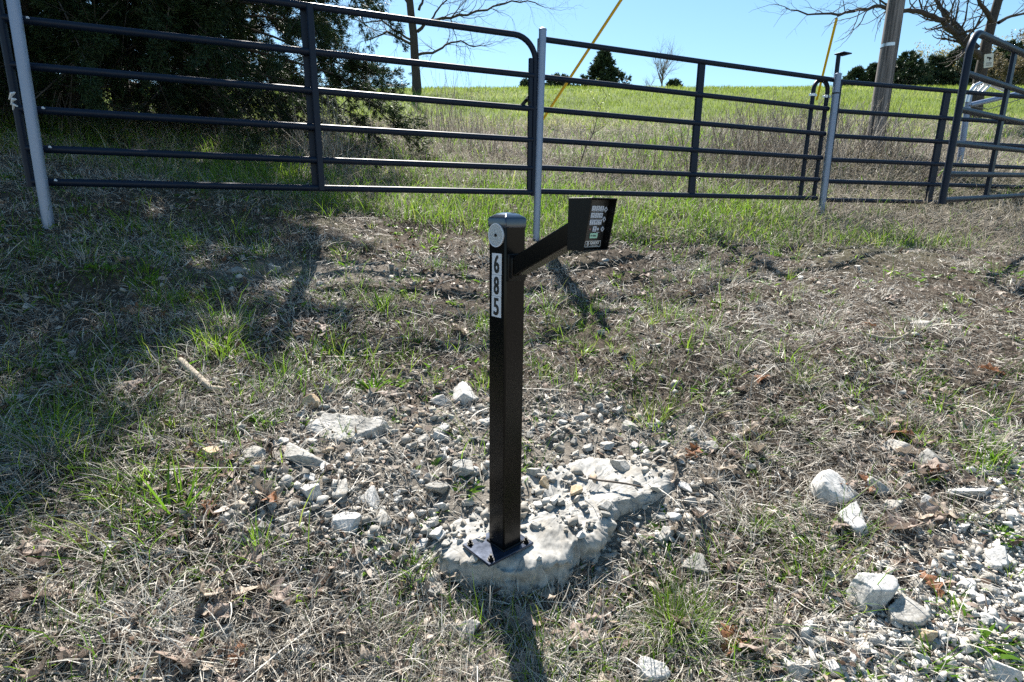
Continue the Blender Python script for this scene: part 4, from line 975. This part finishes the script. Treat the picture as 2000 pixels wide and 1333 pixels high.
# sapling with green buds
sb = hit(1130, 330); g = empty('budding_sapling', sb, 0, 'thin leaning sapling with fresh green buds behind the middle panel', 'sapling')
tw = Twigs(); main = [np.array(at(px, py, sb.y + .05 * i)) for i, (px, py) in enumerate([(1122, 328), (1143, 290), (1158, 262), (1166, 232), (1170, 208), (1185, 188)])]; main[0] = np.array(sb)
tw.add(main, [.010, .008, .007, .005, .004, .002], 5)
tips = []
for k in range(16):
    i = r_.integers(1, 6); q = main[i] if i < 6 else main[5]; e = r_.normal(0, 1, 3); e[2] = abs(e[2]) * .8 + .2; e /= np.linalg.norm(e); l = r_.uniform(.12, .32)
    pp = [q, q + e * l * .5 + [0, 0, .01], q + e * l + [0, 0, .04]]; tw.add(pp, [.004, .003, .0015], 3); tips += [pp[1], pp[2], (pp[1] + pp[2]) / 2]
tw.build('stem', 'bark', g, sb)
T = np.repeat(np.array(tips), 7, 0) + r_.normal(0, .018, (len(tips) * 7, 3)); n = len(T)
V, t, q = blades(T - np.array(sb), r_.uniform(0, 6.28, n), r_.uniform(-.3, 1.2, n), r_.uniform(.015, .035, n), r_.uniform(.008, .014, n), r_.uniform(0, .8, n), r_)
mobj('foliage', np_mesh('foliage', V, t, q, {'rnd': np.repeat(r_.uniform(0, 1, n), 7)}, [M['bud_green']]), g)

# ------------------------------------------------------------------ leafless trees
def grow(tw, p, d, L, rad, depth, r_, tips, up=.06, wig=.16, ratio=.68, nch=(2, 4), sides=5):
    k = 5; pts = [np.array(p)]; dd = np.array(d, float); cur = np.array(p, float)
    for i in range(k):
        dd = dd + r_.normal(0, wig, 3) + [0, 0, up]; dd /= np.linalg.norm(dd); cur = cur + dd * L / k; pts.append(cur.copy())
    rs = np.linspace(rad, rad * .5, k + 1); tw.add(pts, rs, sides if rad > .02 else 3)
    if depth == 0: tips.append(cur); return
    for c in range(r_.integers(*nch)):
        i = r_.integers(1, k + 1); q = pts[i]; ax = r_.normal(0, 1, 3); ax -= dd * ax.dot(dd); ax /= np.linalg.norm(ax) + 1e-9
        a = r_.uniform(.35, 1.0); e = dd * math.cos(a) + ax * math.sin(a)
        grow(tw, q, e, L * ratio * r_.uniform(.7, 1.15), rs[i] * r_.uniform(.5, .75), depth - 1, r_, tips, up, wig, ratio, nch, sides)
    grow(tw, cur, dd, L * ratio, rad * .5, depth - 1, r_, tips, up, wig, ratio, nch, sides)
def limb_tree(name, D, trunk_px, limbs, label, cat, seed, rk, depth=2, twl=.9, group=None, mat='bark', nfac=1.0):
    """trunk and main limbs follow the photo; each point also gets its own depth"""
    r_ = np.random.default_rng(seed); b = at(*trunk_px[0][:2], D); b.z = min(b.z, zg1(b.x, b.y) + .02)
    o = empty(name, b, 0, label, cat, group)
    t = Twigs(); pts = [np.array(at(px, py, D)) for px, py, r in trunk_px]; pts[0] = np.array(b) - [0, 0, .15]; pts[-1] = pts[-1]
    # flare at the foot
    t.add(pts, [r * rk * D / FPX for _, _, r in trunk_px], 12); t.build('trunk', mat, o, b)
    tw = Twigs(); tips = []
    for (pp, r0, r1, dz) in limbs:
        P = [np.array(at(px, py, D + dz * i / max(1, len(pp) - 1))) for i, (px, py) in enumerate(pp)]
        # refine with small wiggles
        Q = [P[0]]
        for a, c in zip(P[:-1], P[1:]):
            l = np.linalg.norm(c - a)
            for s in (.33, .66): Q.append(a + (c - a) * s + r_.normal(0, l * .035, 3))
            Q.append(c)
        rs = np.linspace(r0 * .62, r1 * .5, len(Q)) * D / FPX; tw.add(Q, rs, 7)
        for i in range(3, len(Q)):
            for c in range(int(r_.integers(1, 4) * nfac + .5)):
                dd = (Q[i] - Q[i - 1]); dd /= np.linalg.norm(dd); ax = r_.normal(0, 1, 3); ax[1] *= .7; e = dd * .6 + ax * .55 + [0, 0, .12]; e /= np.linalg.norm(e)
                grow(tw, Q[i], e, twl * r_.uniform(.5, 1.1), rs[i] * r_.uniform(.25, .5), depth, r_, tips, .02, .2, .66, (2, 4))
        dd = Q[-1] - Q[-2]; dd /= np.linalg.norm(dd); grow(tw, Q[-1], dd, twl, rs[-1] * .8, depth, r_, tips, .0, .2, .66, (2, 4))
    tw.build('branches', mat, o, b); return o, b, tips
limb_tree('leafless_tree', 22.0, [(815, 186, 10.5), (813, 150, 8.5), (810, 110, 8), (808, 70, 7.5), (803, 30, 7), (798, -20, 6.5), (795, -90, 5.5), (800, -180, 4)],
    [([(815, 108), (845, 104), (870, 88), (900, 80), (925, 92), (960, 86)], 4.2, 1.2, 1.0), ([(815, 62), (840, 42), (880, 36), (930, 22), (985, 8), (1030, 2), (1062, 14)], 5, 1.2, -.8),
     ([(806, 88), (780, 74), (755, 62), (735, 72), (712, 80)], 4.5, 1.4, .6), ([(806, 80), (770, 60), (745, 40), (720, 44), (690, 36)], 3.6, 1.2, -.6),
     ([(818, 20), (826, 0), (838, -40), (860, -120)], 4, 1.8, .4), ([(800, 10), (776, -20), (740, -70), (700, -120)], 5, 1.8, .5), ([(800, -40), (850, -90), (920, -130), (1000, -150)], 4, 1.5, 1.5), ([(842, 40), (856, 18), (880, -10), (930, -40)], 3, 1.2, -.5)],
    'tall leafless tree on the hill crest right of the big cedar', 'tree', 61, .92, depth=2, twl=1.0, nfac=.7)
rt_o, rt_b, _ = limb_tree('leafless_tree', 14.0, [(1905, 222, 21), (1908, 190, 19), (1914, 150, 17), (1922, 112, 16), (1928, 78, 15), (1938, 40, 13), (1950, 0, 12), (1956, -60, 10), (1960, -150, 7)],
    [([(1912, 108), (1893, 97), (1870, 70), (1848, 52), (1822, 32), (1792, 22), (1765, 22), (1720, 12), (1680, 18), (1640, 30), (1590, 28), (1545, 20)], 10, 2, -1.0),
     ([(1908, 96), (1890, 78), (1868, 50), (1845, 25), (1828, 0), (1806, -30)], 10, 4, .8), ([(1940, 52), (1930, 28), (1914, 8), (1905, -20)], 8, 4, -.4),
     ([(1950, 45), (1975, 32), (2010, 22), (2060, 5)], 5, 2, .6), ([(1912, 112), (1898, 96), (1880, 100)], 9, 5, -.5), ([(1955, 0), (1990, -40), (2040, -80)], 6, 2, .8), ([(1848, 50), (1838, 20), (1850, -20)], 3, 1.2, .4), ([(1740, 14), (1710, -8), (1670, -30)], 3, 1.2, -.4)],
    'big leafless tree with thick spreading limbs behind the open gate', 'tree', 62, .56, depth=1, twl=.62, nfac=.52)
# small warning sign nailed to its trunk
sp = at(1931, 119, 13.62); g = empty('warning_sign', sp, 0, 'small pale sign with a camera picture on the trunk of the big leafless tree', 'sign')
rr_ = Matrix.Rotation(R(-8), 3, 'Y')
mb = MB(); mb.box((0, 0, 0), (.20, .012, .285), rr_); mb.build('sign_sheet', M['sign'], g, smooth=False)
mb = MB(); fy_ = lambda x, z: rr_ @ Vector((x, -.008, z))
mb.box(fy_(-.005, .060), (.085, .006, .034), rr_ @ Matrix.Rotation(R(14), 3, 'Y')); mb.box(fy_(.040, .040), (.03, .006, .024), rr_); mb.box(fy_(.012, .022), (.014, .006, .05), rr_); mb.build('camera_picture', M['digit'], g, smooth=False)
mb = MB()
for z_ in (-.045, -.07, -.098): mb.box(fy_(0, z_), (.12, .005, .009), rr_)
mb.build('sign_print', M['digit'], g, smooth=False)

def bare_small(px, top_py, D, label, seed, mat='bark_pale', buds=None, n=5, spread=.5, base_py=178, name='leafless_tree', group=None, width=.5, dep=3):
    r_ = np.random.default_rng(seed); b = at(px, base_py, D); b.z = zg1(b.x, b.y); top = at(px, top_py, D); H = top.z - b.z
    o = empty(name, b, 0, label, 'tree', group); t = Twigs(); tw = Twigs(); tips = []
    bb = np.array(b); t.add([bb, bb + [0, 0, H * .25], bb + [H * .01, 0, H * .5]], [H * .018, H * .014, H * .010], 7); t.build('trunk', mat, o, b)
    for k in range(n):
        q = bb + [0, 0, H * r_.uniform(.22, .5)]; a = r_.uniform(0, 6.28); e = np.array([math.cos(a) * width, math.sin(a) * width, 1.0]); e /= np.linalg.norm(e)
        grow(tw, q, e, H * .26, H * .008, dep, r_, tips, .05, .12, .62, (2, 4), 3)
    tw.build('branches', mat, o, b)
    if buds:
        T = np.repeat(np.array(tips), 10, 0); T = T + r_.normal(0, H * .028, T.shape); m = len(T)
        V, tt, q = blades(T - bb, r_.uniform(0, 6.28, m), r_.uniform(-.5, 1.3, m), r_.uniform(.10, .22, m), r_.uniform(.05, .10, m), r_.uniform(0, .8, m), r_)
        mobj('crown', np_mesh('crown', V, tt, q, {'rnd': np.repeat(r_.uniform(0, 1, m), 7)}, [M[buds]]), o)
    return o
bare_small(1292, 72, 34, 'slim bare tree alone on the crest behind the middle panel', 71, n=16, width=.62)
bare_small(1268, 140, 34, 'low bare shrub tree at the left foot of the slim bare tree', 72, n=10, width=.8)
bare_small(1635, 124, 48, 'rounded bare tree on the crest seen behind the rod with the plate', 73, n=7, width=.7)
bare_small(1590, 160, 46, 'low bare brush tree left of the rounded bare tree', 74, n=6, width=.9)
bare_small(1835, 72, 48, 'budding yellowish tree above the dark cedars right of the pole', 75, buds='bud', n=7, width=.6)
bare_small(1880, 64, 50, 'budding yellowish tree just left of the big leafless tree', 76, buds='bud', n=7, width=.6)
bare_small(1985, 72, 46, 'brown budding tree at the right edge behind the open gate', 77, buds='bud_brown', n=8, width=.6, dep=3)
bare_small(1960, 100, 40, 'greyish thicket tree low at the right edge beside the sign', 78, buds='bud_brown', n=7, width=.8)
bare_small(2040, 60, 50, 'tall brown budding tree beyond the right edge', 79, buds='bud_brown', n=8, width=.6)

# ------------------------------------------------------------------ cedars
def cedar(b, H, rad, seed, label, nbr=110, per=26, leaf=(.035, .085), wid=(.006, .012), bare=0.0, stretch=(1, 1), mat='cedar', group=None, name='cedar_tree', droop=.25, low=.05, prof=.8, dens=1.0, trunks=1, limb_r=.03, dead=False, lsub=6, nfan=16):
    r_ = np.random.default_rng(seed); b = np.array(b, float)
    o = empty(name, b, 0, label, 'tree', group); t = Twigs(); br = Twigs(); LP = []; LD = []
    for q in range(trunks):
        off = np.array([r_.normal(0, .25), r_.normal(0, .25), 0]) if q else np.zeros(3)
        ks = np.linspace(0, 1, 9); lean = r_.normal(0, .04 if q == 0 else .12, 2)
        t.add([b + off * (1 + k) + [lean[0] * k * H, lean[1] * k * H, H * k * (1 if q == 0 else .7) - .2 * (k == 0)] for k in ks], H * .018 * (1.05 - ks) * (1 if q == 0 else .6), 9)
    t.build('trunk', 'bark', o, b)
    for k in range(nbr):
        f = low + (1 - low) * (k + r_.uniform()) / nbr; f = f ** 1.05; z = H * f
        env = ((1 - f) ** prof) * (.55 + .45 * min(1, f / .12)); a = k * 2.39996 + r_.normal(0, .4)
        L = rad * env * r_.uniform(.75, 1.06) + .12
        dx, dy = math.cos(a) * stretch[0], math.sin(a) * stretch[1]; pts = []
        for i in range(7):
            s = i / 6; pts.append(b + [dx * L * s, dy * L * s, z + L * (.30 * s - (.30 + droop) * s * s) + r_.normal(0, .02 * L)])
        pts = np.array(pts); r0 = max(.006, limb_r * (1 - f) * L / rad); br.add(pts, np.linspace(r0, r0 * .2, 7), 4)
        isbare = f < bare
        for j in range(lsub if not isbare else lsub + 3):
            s = r_.uniform(.25, 1.0); i = min(5, int(s * 6)); q = pts[i] + (pts[i + 1] - pts[i]) * (s * 6 - i)
            e = (pts[i + 1] - pts[i]); e /= np.linalg.norm(e); e = e * .7 + r_.normal(0, .45, 3); e[2] -= .1 if not isbare else .35; e /= np.linalg.norm(e); l = L * r_.uniform(.18, .38)
            pp = [q, q + e * l * .5 + r_.normal(0, .03, 3), q + e * l + [0, 0, -.06 * l]]; br.add(pp, [r0 * .35, r0 * .22, .002], 3)
            if isbare:
                for c in range(6):
                    u = r_.uniform(.2, 1); qq = pp[0] + (pp[2] - pp[0]) * u; e2 = e + r_.normal(0, .6, 3); br.add([qq, qq + e2 * l * .25, qq + e2 * l * .45 + [0, 0, -.05]], [.004, .003, .0015], 3)
            m = int(per * dens * (1 if not isbare else .22) * r_.uniform(.6, 1.4))
            if m:
                u = r_.uniform(.15, 1.08, m); LP.append(np.array(pp[0]) + (np.array(pp[2]) - pp[0]) * u[:, None] + r_.normal(0, .018 + .035 * l, (m, 3))); LD.append(np.repeat(e[None], m, 0))
        m = int(per * dens * (1.2 if not isbare else .25))
        if m:
            u = r_.uniform(.45, 1.05, m); i = np.minimum(5, (u * 6).astype(int)); LP.append(pts[i] + (pts[i + 1] - pts[i]) * (u * 6 - i)[:, None] + r_.normal(0, .07, (m, 3))); LD.append(np.repeat(np.array([dx, dy, .1])[None], m, 0))
    br.build('branches', 'dead_twig' if dead else 'bark', o, b)
    P = np.concatenate(LP); Dd = np.concatenate(LD) + r_.normal(0, .40, (len(P), 3)); Dd[:, 2] += .15; Dd /= np.linalg.norm(Dd, axis=1)[:, None]; n = len(P)
    # each spray is a fan of slim blades
    fan = nfan; P = np.repeat(P, fan, 0); P = P + r_.normal(0, .014, P.shape); Dd = np.repeat(Dd, fan, 0) + r_.normal(0, .42, (n * fan, 3)); n *= fan
    Dd /= np.linalg.norm(Dd, axis=1)[:, None]; sv = np.cross(Dd, r_.normal(size=(n, 3))); sv /= np.linalg.norm(sv, axis=1)[:, None] + 1e-9
    ln = r_.uniform(*leaf, n)[:, None]; hw = r_.uniform(*wid, n)[:, None] / 2; Q = P - b
    V = np.stack([Q, Q + Dd * ln * .5 + sv * hw, Q + Dd * ln, Q + Dd * ln * .5 - sv * hw], 1).astype(np.float32).reshape(-1, 3); q = np.arange(n * 4).reshape(-1, 4); tt = None
    cl = np.clip(r_.beta(2, 2, n) * .85 + fbm(P[:, 0] * 2 + P[:, 2], P[:, 1] * 2 + P[:, 2] * .7, seed, 3) * .5, 0, 1)
    mobj('crown', np_mesh('crown', V, tt, q, {'rnd': np.repeat(cl, 4)}, [M[mat]]), o)
    return o
def gp(px, D):
    x = ray(px, 300); X = x[0] / x[1] * D; return (X, D, zg1(X, D))
GC = 'big dark cedars behind the left gate'
cedar(gp(110, 7.2), 8.2, 3.0, 101, 'huge dark cedar behind the left end of the gate, leftmost in the photo', nbr=160, per=62, bare=.11, droop=.36, low=.05, prof=.62, trunks=2, group=GC, dead=True)
cedar(gp(420, 8.2), 8.6, 3.0, 102, 'huge dark cedar behind the middle of the left gate, boughs reaching right', nbr=165, per=66, bare=.10, droop=.34, low=.04, prof=.62, trunks=2, group=GC, dead=True)
cedar(gp(-420, 6.2), 7.8, 2.6, 103, 'dark cedar mostly beyond the left edge behind the galvanised post', nbr=130, per=54, bare=.08, droop=.3, low=.05, prof=.62, group=GC, dead=True)
cedar(gp(250, 10.5), 8.5, 3.0, 104, 'dark cedar standing deeper in between the two huge cedars', nbr=140, per=58, bare=.05, droop=.3, low=.03, prof=.6, group=GC, dead=True)
GF = 'cedars along the hill crest'
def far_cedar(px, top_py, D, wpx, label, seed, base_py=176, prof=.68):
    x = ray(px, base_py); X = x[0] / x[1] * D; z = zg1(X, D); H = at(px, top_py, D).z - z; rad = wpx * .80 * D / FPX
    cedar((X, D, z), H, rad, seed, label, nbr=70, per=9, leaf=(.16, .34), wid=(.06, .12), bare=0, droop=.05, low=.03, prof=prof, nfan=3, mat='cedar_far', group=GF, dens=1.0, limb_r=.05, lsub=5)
far_cedar(1177, 104, 38, 88, 'lone pyramid shaped cedar on the crest behind the middle panel', 111, prof=1.0)
far_cedar(1092, 150, 40, 80, 'low cedar bush on the crest just right of the middle galvanised post', 112)
far_cedar(1030, 160, 42, 40, 'very small cedar on the crest left of the middle galvanised post', 113)
far_cedar(1668, 136, 44, 44, 'small cedar on the crest just right of the rod with the plate', 114)
far_cedar(1703, 128, 44, 44, 'cedar on the crest half hidden by the left side of the utility pole', 115)
far_cedar(1765, 106, 44, 80, 'dark cedar touching the right side of the utility pole', 116)
far_cedar(1815, 112, 46, 80, 'dark cedar in the row midway between pole and big leafless tree', 117)
far_cedar(1865, 96, 45, 90, 'tallest dark cedar of the row, left of the big leafless tree', 118)
far_cedar(1955, 84, 44, 90, 'dark cedar behind the upper right rails of the open gate', 119)
far_cedar(2030, 90, 46, 100, 'dark cedar at the right end of the row', 120)
far_cedar(1905, 112, 46, 80, 'dark cedar directly behind the trunk of the big leafless tree', 122)
far_cedar(1740, 120, 47, 60, 'dark cedar hidden mostly behind the utility pole', 123)
for k_, (px_, tp_, w_, lb_) in enumerate([(1790, 128, 70, 'low dark cedar filling the gap right of the utility pole'), (1842, 122, 74, 'low dark cedar between the midway cedar and the tallest one'), (1888, 118, 70, 'low dark cedar just left of the big leafless trunk'), (1935, 110, 80, 'low dark cedar just right of the big leafless trunk'), (1990, 100, 90, 'broad dark cedar behind the top rail of the open gate'), (1690, 146, 40, 'low dark cedar between the rod with the plate and the utility pole')]):
    far_cedar(px_, tp_, 49, w_, lb_, 130 + k_)
far_cedar(1315, 162, 40, 34, 'tiny dark cedar right of the slim bare tree', 121)

# ------------------------------------------------------------------ oak leaves, sticks, plants on the bank
def oak_leaf_mesh(seed, mat):
    r_ = np.random.default_rng(seed); nu = 26; V = []; half = []
    for i in range(nu + 1):
        s = i / nu; w_ = .30 * math.sin(math.pi * min(1, s * .92 + .06)) ** .7 * (.70 + .34 * math.sin(s * math.pi * 2 * 3.4 + 1.0)) * (1.05 if s < .75 else 1)
        half.append(max(.012, w_) if s > .06 else .008)
    curl, fold, tw = r_.uniform(-1.2, 2.0), r_.uniform(.1, 1.1), r_.uniform(-.7, .7)
    cols = 7
    for i in range(nu + 1):
        s = i / nu
        for j in range(cols):
            c = (j / (cols - 1)) * 2 - 1; y = c * half[i]; z = abs(y) * fold + .05 * math.sin(7 * s + 3 * c + seed) + .03 * float(fbm(np.array([s * 6 + seed]), np.array([c * 3.]), seed, 3)[0]) * 2
            a = tw * (s - .5); y2, z2 = y * math.cos(a) - z * math.sin(a), y * math.sin(a) + z * math.cos(a); x = s - .5
            th_ = curl * (x); x2 = math.sin(th_) / curl if abs(curl) > .05 else x; z3 = z2 + ((1 - math.cos(th_)) / curl if abs(curl) > .05 else 0)
            V.append((x2, y2, z3))
    q = [(i * cols + j, i * cols + j + 1, (i + 1) * cols + j + 1, (i + 1) * cols + j) for i in range(nu) for j in range(cols - 1)]
    V = np.array(V); V[:, 2] -= np.percentile(V[:, 2], 12)
    return np_mesh('oak_leaf', V, None, np.array(q), None, [M[mat]], True)
LM = [oak_leaf_mesh(500 + k, ['leaf0', 'leaf0', 'leaf1', 'leaf2', 'leaf0', 'leaf2', 'leaf0', 'leaf2'][k]) for k in range(8)]
r_ = np.random.default_rng(71)
def put_leaf(px, py, size_px, k, label, group=None, flat=.35):
    p = hit(px, py); depth = p.y * _ct - (p.z - CZ) * _st; o = mobj('oak_leaf', LM[k]); s = size_px * depth / FPX
    o.scale = (s, s, s); o.location = (p.x, p.y, p.z + .010 + s * .06); o.rotation_euler = (r_.normal(0, flat), r_.normal(0, flat), r_.uniform(0, 6.28))
    return tag(o, label, 'leaf', group)
put_leaf(1815, 1150, 62, 2, 'rust red oak leaf standing on the gravel right of the biggest boulder', flat=.6); put_leaf(1760, 1040, 84, 0, 'broad pale brown oak leaf right of the broken white pair', flat=.2)
put_leaf(1640, 1040, 60, 4, 'brown oak leaf below the broken white pair of blocks'); put_leaf(880, 1100, 60, 3, 'grey lobed oak leaf against the left side of the slab', flat=.5)
put_leaf(540, 1175, 80, 0, 'curled brown oak leaf above the long twig at lower left'); put_leaf(1480, 1290, 84, 4, 'broad grey brown oak leaf at the bottom right of the green tussock')
put_leaf(1060, 1165, 70, 3, 'pale torn oak leaf lying under the front of the slab')
pos = []
clusters = [(520, 1200, 80, 45, 7), (400, 1310, 70, 25, 6), (1130, 1260, 60, 35, 8), (1500, 1280, 80, 40, 6), (1800, 930, 90, 30, 10), (1880, 1010, 70, 25, 5), (1700, 930, 80, 40, 5), (60, 1110, 60, 40, 9), (160, 770, 60, 30, 6), (1330, 930, 60, 60, 6), (1880, 790, 110, 60, 9), (240, 580, 140, 60, 7), (1450, 880, 110, 60, 9), (1240, 555, 70, 30, 4), (700, 700, 160, 60, 6), (120, 1290, 80, 40, 5), (1640, 620, 150, 70, 6), (850, 1300, 120, 30, 5), (480, 1010, 60, 40, 4)]
for (cx, cy, sx, sy, n) in clusters:
    for k in range(n):
        px, py = r_.normal(cx, sx), min(1345, r_.normal(cy, sy))
        if near_slab(px, py) or 930 < px < 1050 and py < 1140: continue
        p = hit(px, py); depth = p.y * _ct; size = r_.uniform(.065, .125) * FPX / depth
        put_leaf(px, py, size, int(r_.integers(0, 8)), 'dry curled oak leaf lying in the dead grass of the bank', 'fallen oak leaves', .4)
def stick(pxs, r0, r1, label, mat='deadwood', lift=.015, name='stick', cat='stick', side=None, seed=0):
    r_ = np.random.default_rng(seed); P = [np.array(hit(px, py)) + [0, 0, lift] for px, py in pxs]; b = P[0].copy(); tw = Twigs(); Q = [P[0]]
    for a, c in zip(P[:-1], P[1:]): Q += [a + (c - a) * .5 + r_.normal(0, np.linalg.norm(c - a) * .03, 3), c]
    tw.add(Q, np.linspace(r0, r1, len(Q)) * (1 + r_.normal(0, .10, len(Q))), 9)
    o = tw.build(name, mat, None, b); o.location = b; return tag(o, label, cat)
stick([(455, 1285), (560, 1258), (660, 1240), (775, 1228)], .0032, .0022, 'long thin straight twig lying across the grass at lower left')
stick([(352, 712), (385, 742), (412, 768), (440, 772)], .016, .013, 'short grey broken branch lying in the grass on the left', seed=2, lift=.02)
stick([(225, 886), (300, 884), (368, 872)], .010, .006, 'dark branch on the ground at the left edge of the gravel', 'deadwood_dark', seed=3, lift=.02)
stick([(1690, 664), (1715, 670), (1745, 672), (1772, 662)], .010, .006, 'curved pale stick in the dry grass at right', seed=4, lift=.03)
stick([(1148, 948), (1190, 955), (1255, 970)], .0045, .003, 'thin brown stick lying on the slab right of the post', 'deadwood_dark', seed=5, lift=.03)
stick([(1480, 548), (1530, 540), (1570, 548)], .006, .004, 'dark stick in the dry grass below the right galvanised post', 'deadwood_dark', seed=6)

def plant(px, py, n, length, width, label, mat, name, cat, elev=(.5, 1.35), spread=.02, curve=(.1, 1.0), dry=0):
    r_ = np.random.default_rng(int(px * 7 + py)); b = hit(px, py); a = r_.uniform(0, 6.28, n)
    P = np.c_[np.cos(a), np.sin(a), 0 * a] * np.abs(r_.normal(0, spread, n))[:, None]; P[:, 2] = [zg1(b.x + q[0], b.y + q[1]) - b.z - .003 for q in P]
    V, t, q = blades(P, a + r_.normal(0, .4, n), r_.uniform(*elev, n), r_.uniform(*length, n), r_.uniform(*width, n), r_.uniform(*curve, n), r_)
    me = np_mesh(name, V, t, q, {'rnd': np.repeat(np.clip(r_.normal(.55, .22, n), 0, 1), 7)}, [M[mat]])
    if dry:
        o = empty(name, b, 0, label, cat); mobj('green_blades', me, o); a = r_.uniform(0, 6.28, dry)
        P = np.c_[np.cos(a), np.sin(a), 0 * a] * np.abs(r_.normal(0, spread, dry))[:, None]; P[:, 2] = [zg1(b.x + q_[0], b.y + q_[1]) - b.z for q_ in P]
        V, t, q = blades(P, a + r_.normal(0, .3, dry), r_.uniform(.3, 1.1, dry), r_.uniform(length[0], length[1] * 1.2, dry), r_.uniform(.0012, .0026, dry), r_.uniform(.8, 2.0, dry), r_)
        mobj('dead_blades', np_mesh('dead_blades', V, t, q, {'rnd': np.repeat(r_.beta(2, 1.6, dry), 7)}, [M['straw']]), o); return o
    o = mobj(name, me); o.location = b; return tag(o, label, cat)
plant(1315, 1225, 420, (.06, .15), (.0018, .0034), 'thick yellow green grass tussock with dead skirts at lower right', 'green', 'grass_tussock', 'grass tuft', (.6, 1.5), .06, (.2, 1.2), dry=620)
plant(345, 1010, 14, (.14, .26), (.006, .010), 'tall broad bladed green grass clump left of the gravel', 'weed', 'grass_clump', 'grass tuft', (.9, 1.5), .03, (.0, .5))
plant(205, 1095, 16, (.12, .22), (.004, .007), 'low spreading clump of long green blades at left', 'green', 'grass_clump', 'grass tuft', (.4, 1.0), .03, (.0, .6))
plant(1935, 885, 60, (.05, .10), (.010, .018), 'bright broad leaved weed patch at the right edge above the gravel', 'weed', 'leafy_weed', 'weed', (.7, 1.4), .07, (.0, .6))
plant(730, 765, 16, (.07, .12), (.012, .018), 'single upright leafy weed on the bank left of the post', 'weed', 'leafy_weed', 'weed', (.6, 1.3), .012, (.1, .8))
plant(510, 818, 22, (.04, .075), (.014, .022), 'flat leafy rosette above the gravel on the left', 'weed', 'leafy_weed', 'weed', (.15, .9), .02, (.2, 1.0))
plant(745, 605, 120, (.08, .17), (.003, .005), 'rounded bright grass tuft on the bank left of the post top', 'green', 'grass_tuft', 'grass tuft', (.7, 1.45), .05, (.2, 1.1), dry=80)
plant(505, 1075, 22, (.07, .13), (.003, .006), 'feathery green tuft at the lower left edge of the gravel', 'weed', 'grass_tuft', 'grass tuft', (.8, 1.5), .02, (.0, .5))
plant(805, 1120, 60, (.05, .09), (.003, .005), 'bright green tuft at the left foot of the slab', 'green', 'grass_tuft', 'grass tuft', (.6, 1.4), .03, (.1, .9))
plant(1060, 1290, 50, (.08, .16), (.003, .006), 'green tuft in the shadow of the post at the bottom', 'green', 'grass_tuft', 'grass tuft', (.5, 1.4), .05, (.1, 1.0))
plant(1810, 1300, 22, (.07, .13), (.004, .007), 'green grass tuft growing out of the gravel at lower right', 'weed', 'grass_tuft', 'grass tuft', (.6, 1.4), .02, (.2, .9))
plant(1965, 1265, 40, (.03, .06), (.008, .014), 'leafy weed in the gravel at the lower right edge', 'weed', 'leafy_weed', 'weed', (.3, 1.2), .03, (.2, .9))
plant(1480, 1030, 90, (.05, .11), (.002, .004), 'dark green tuft in the dead grass left of the flat white block', 'green', 'grass_tuft', 'grass tuft', (.5, 1.4), .04, (.2, 1.1), dry=60)
plant(1570, 745, 110, (.06, .12), (.002, .004), 'yellowish tuft in the straw on the right side', 'green', 'grass_tuft', 'grass tuft', (.5, 1.3), .06, (.4, 1.3), dry=140)
plant(90, 900, 10, (.10, .2), (.003, .006), 'drooping pale dead tuft at the left edge', 'straw', 'grass_tuft', 'grass tuft', (.5, 1.2), .03, (.6, 1.8), dry=170)
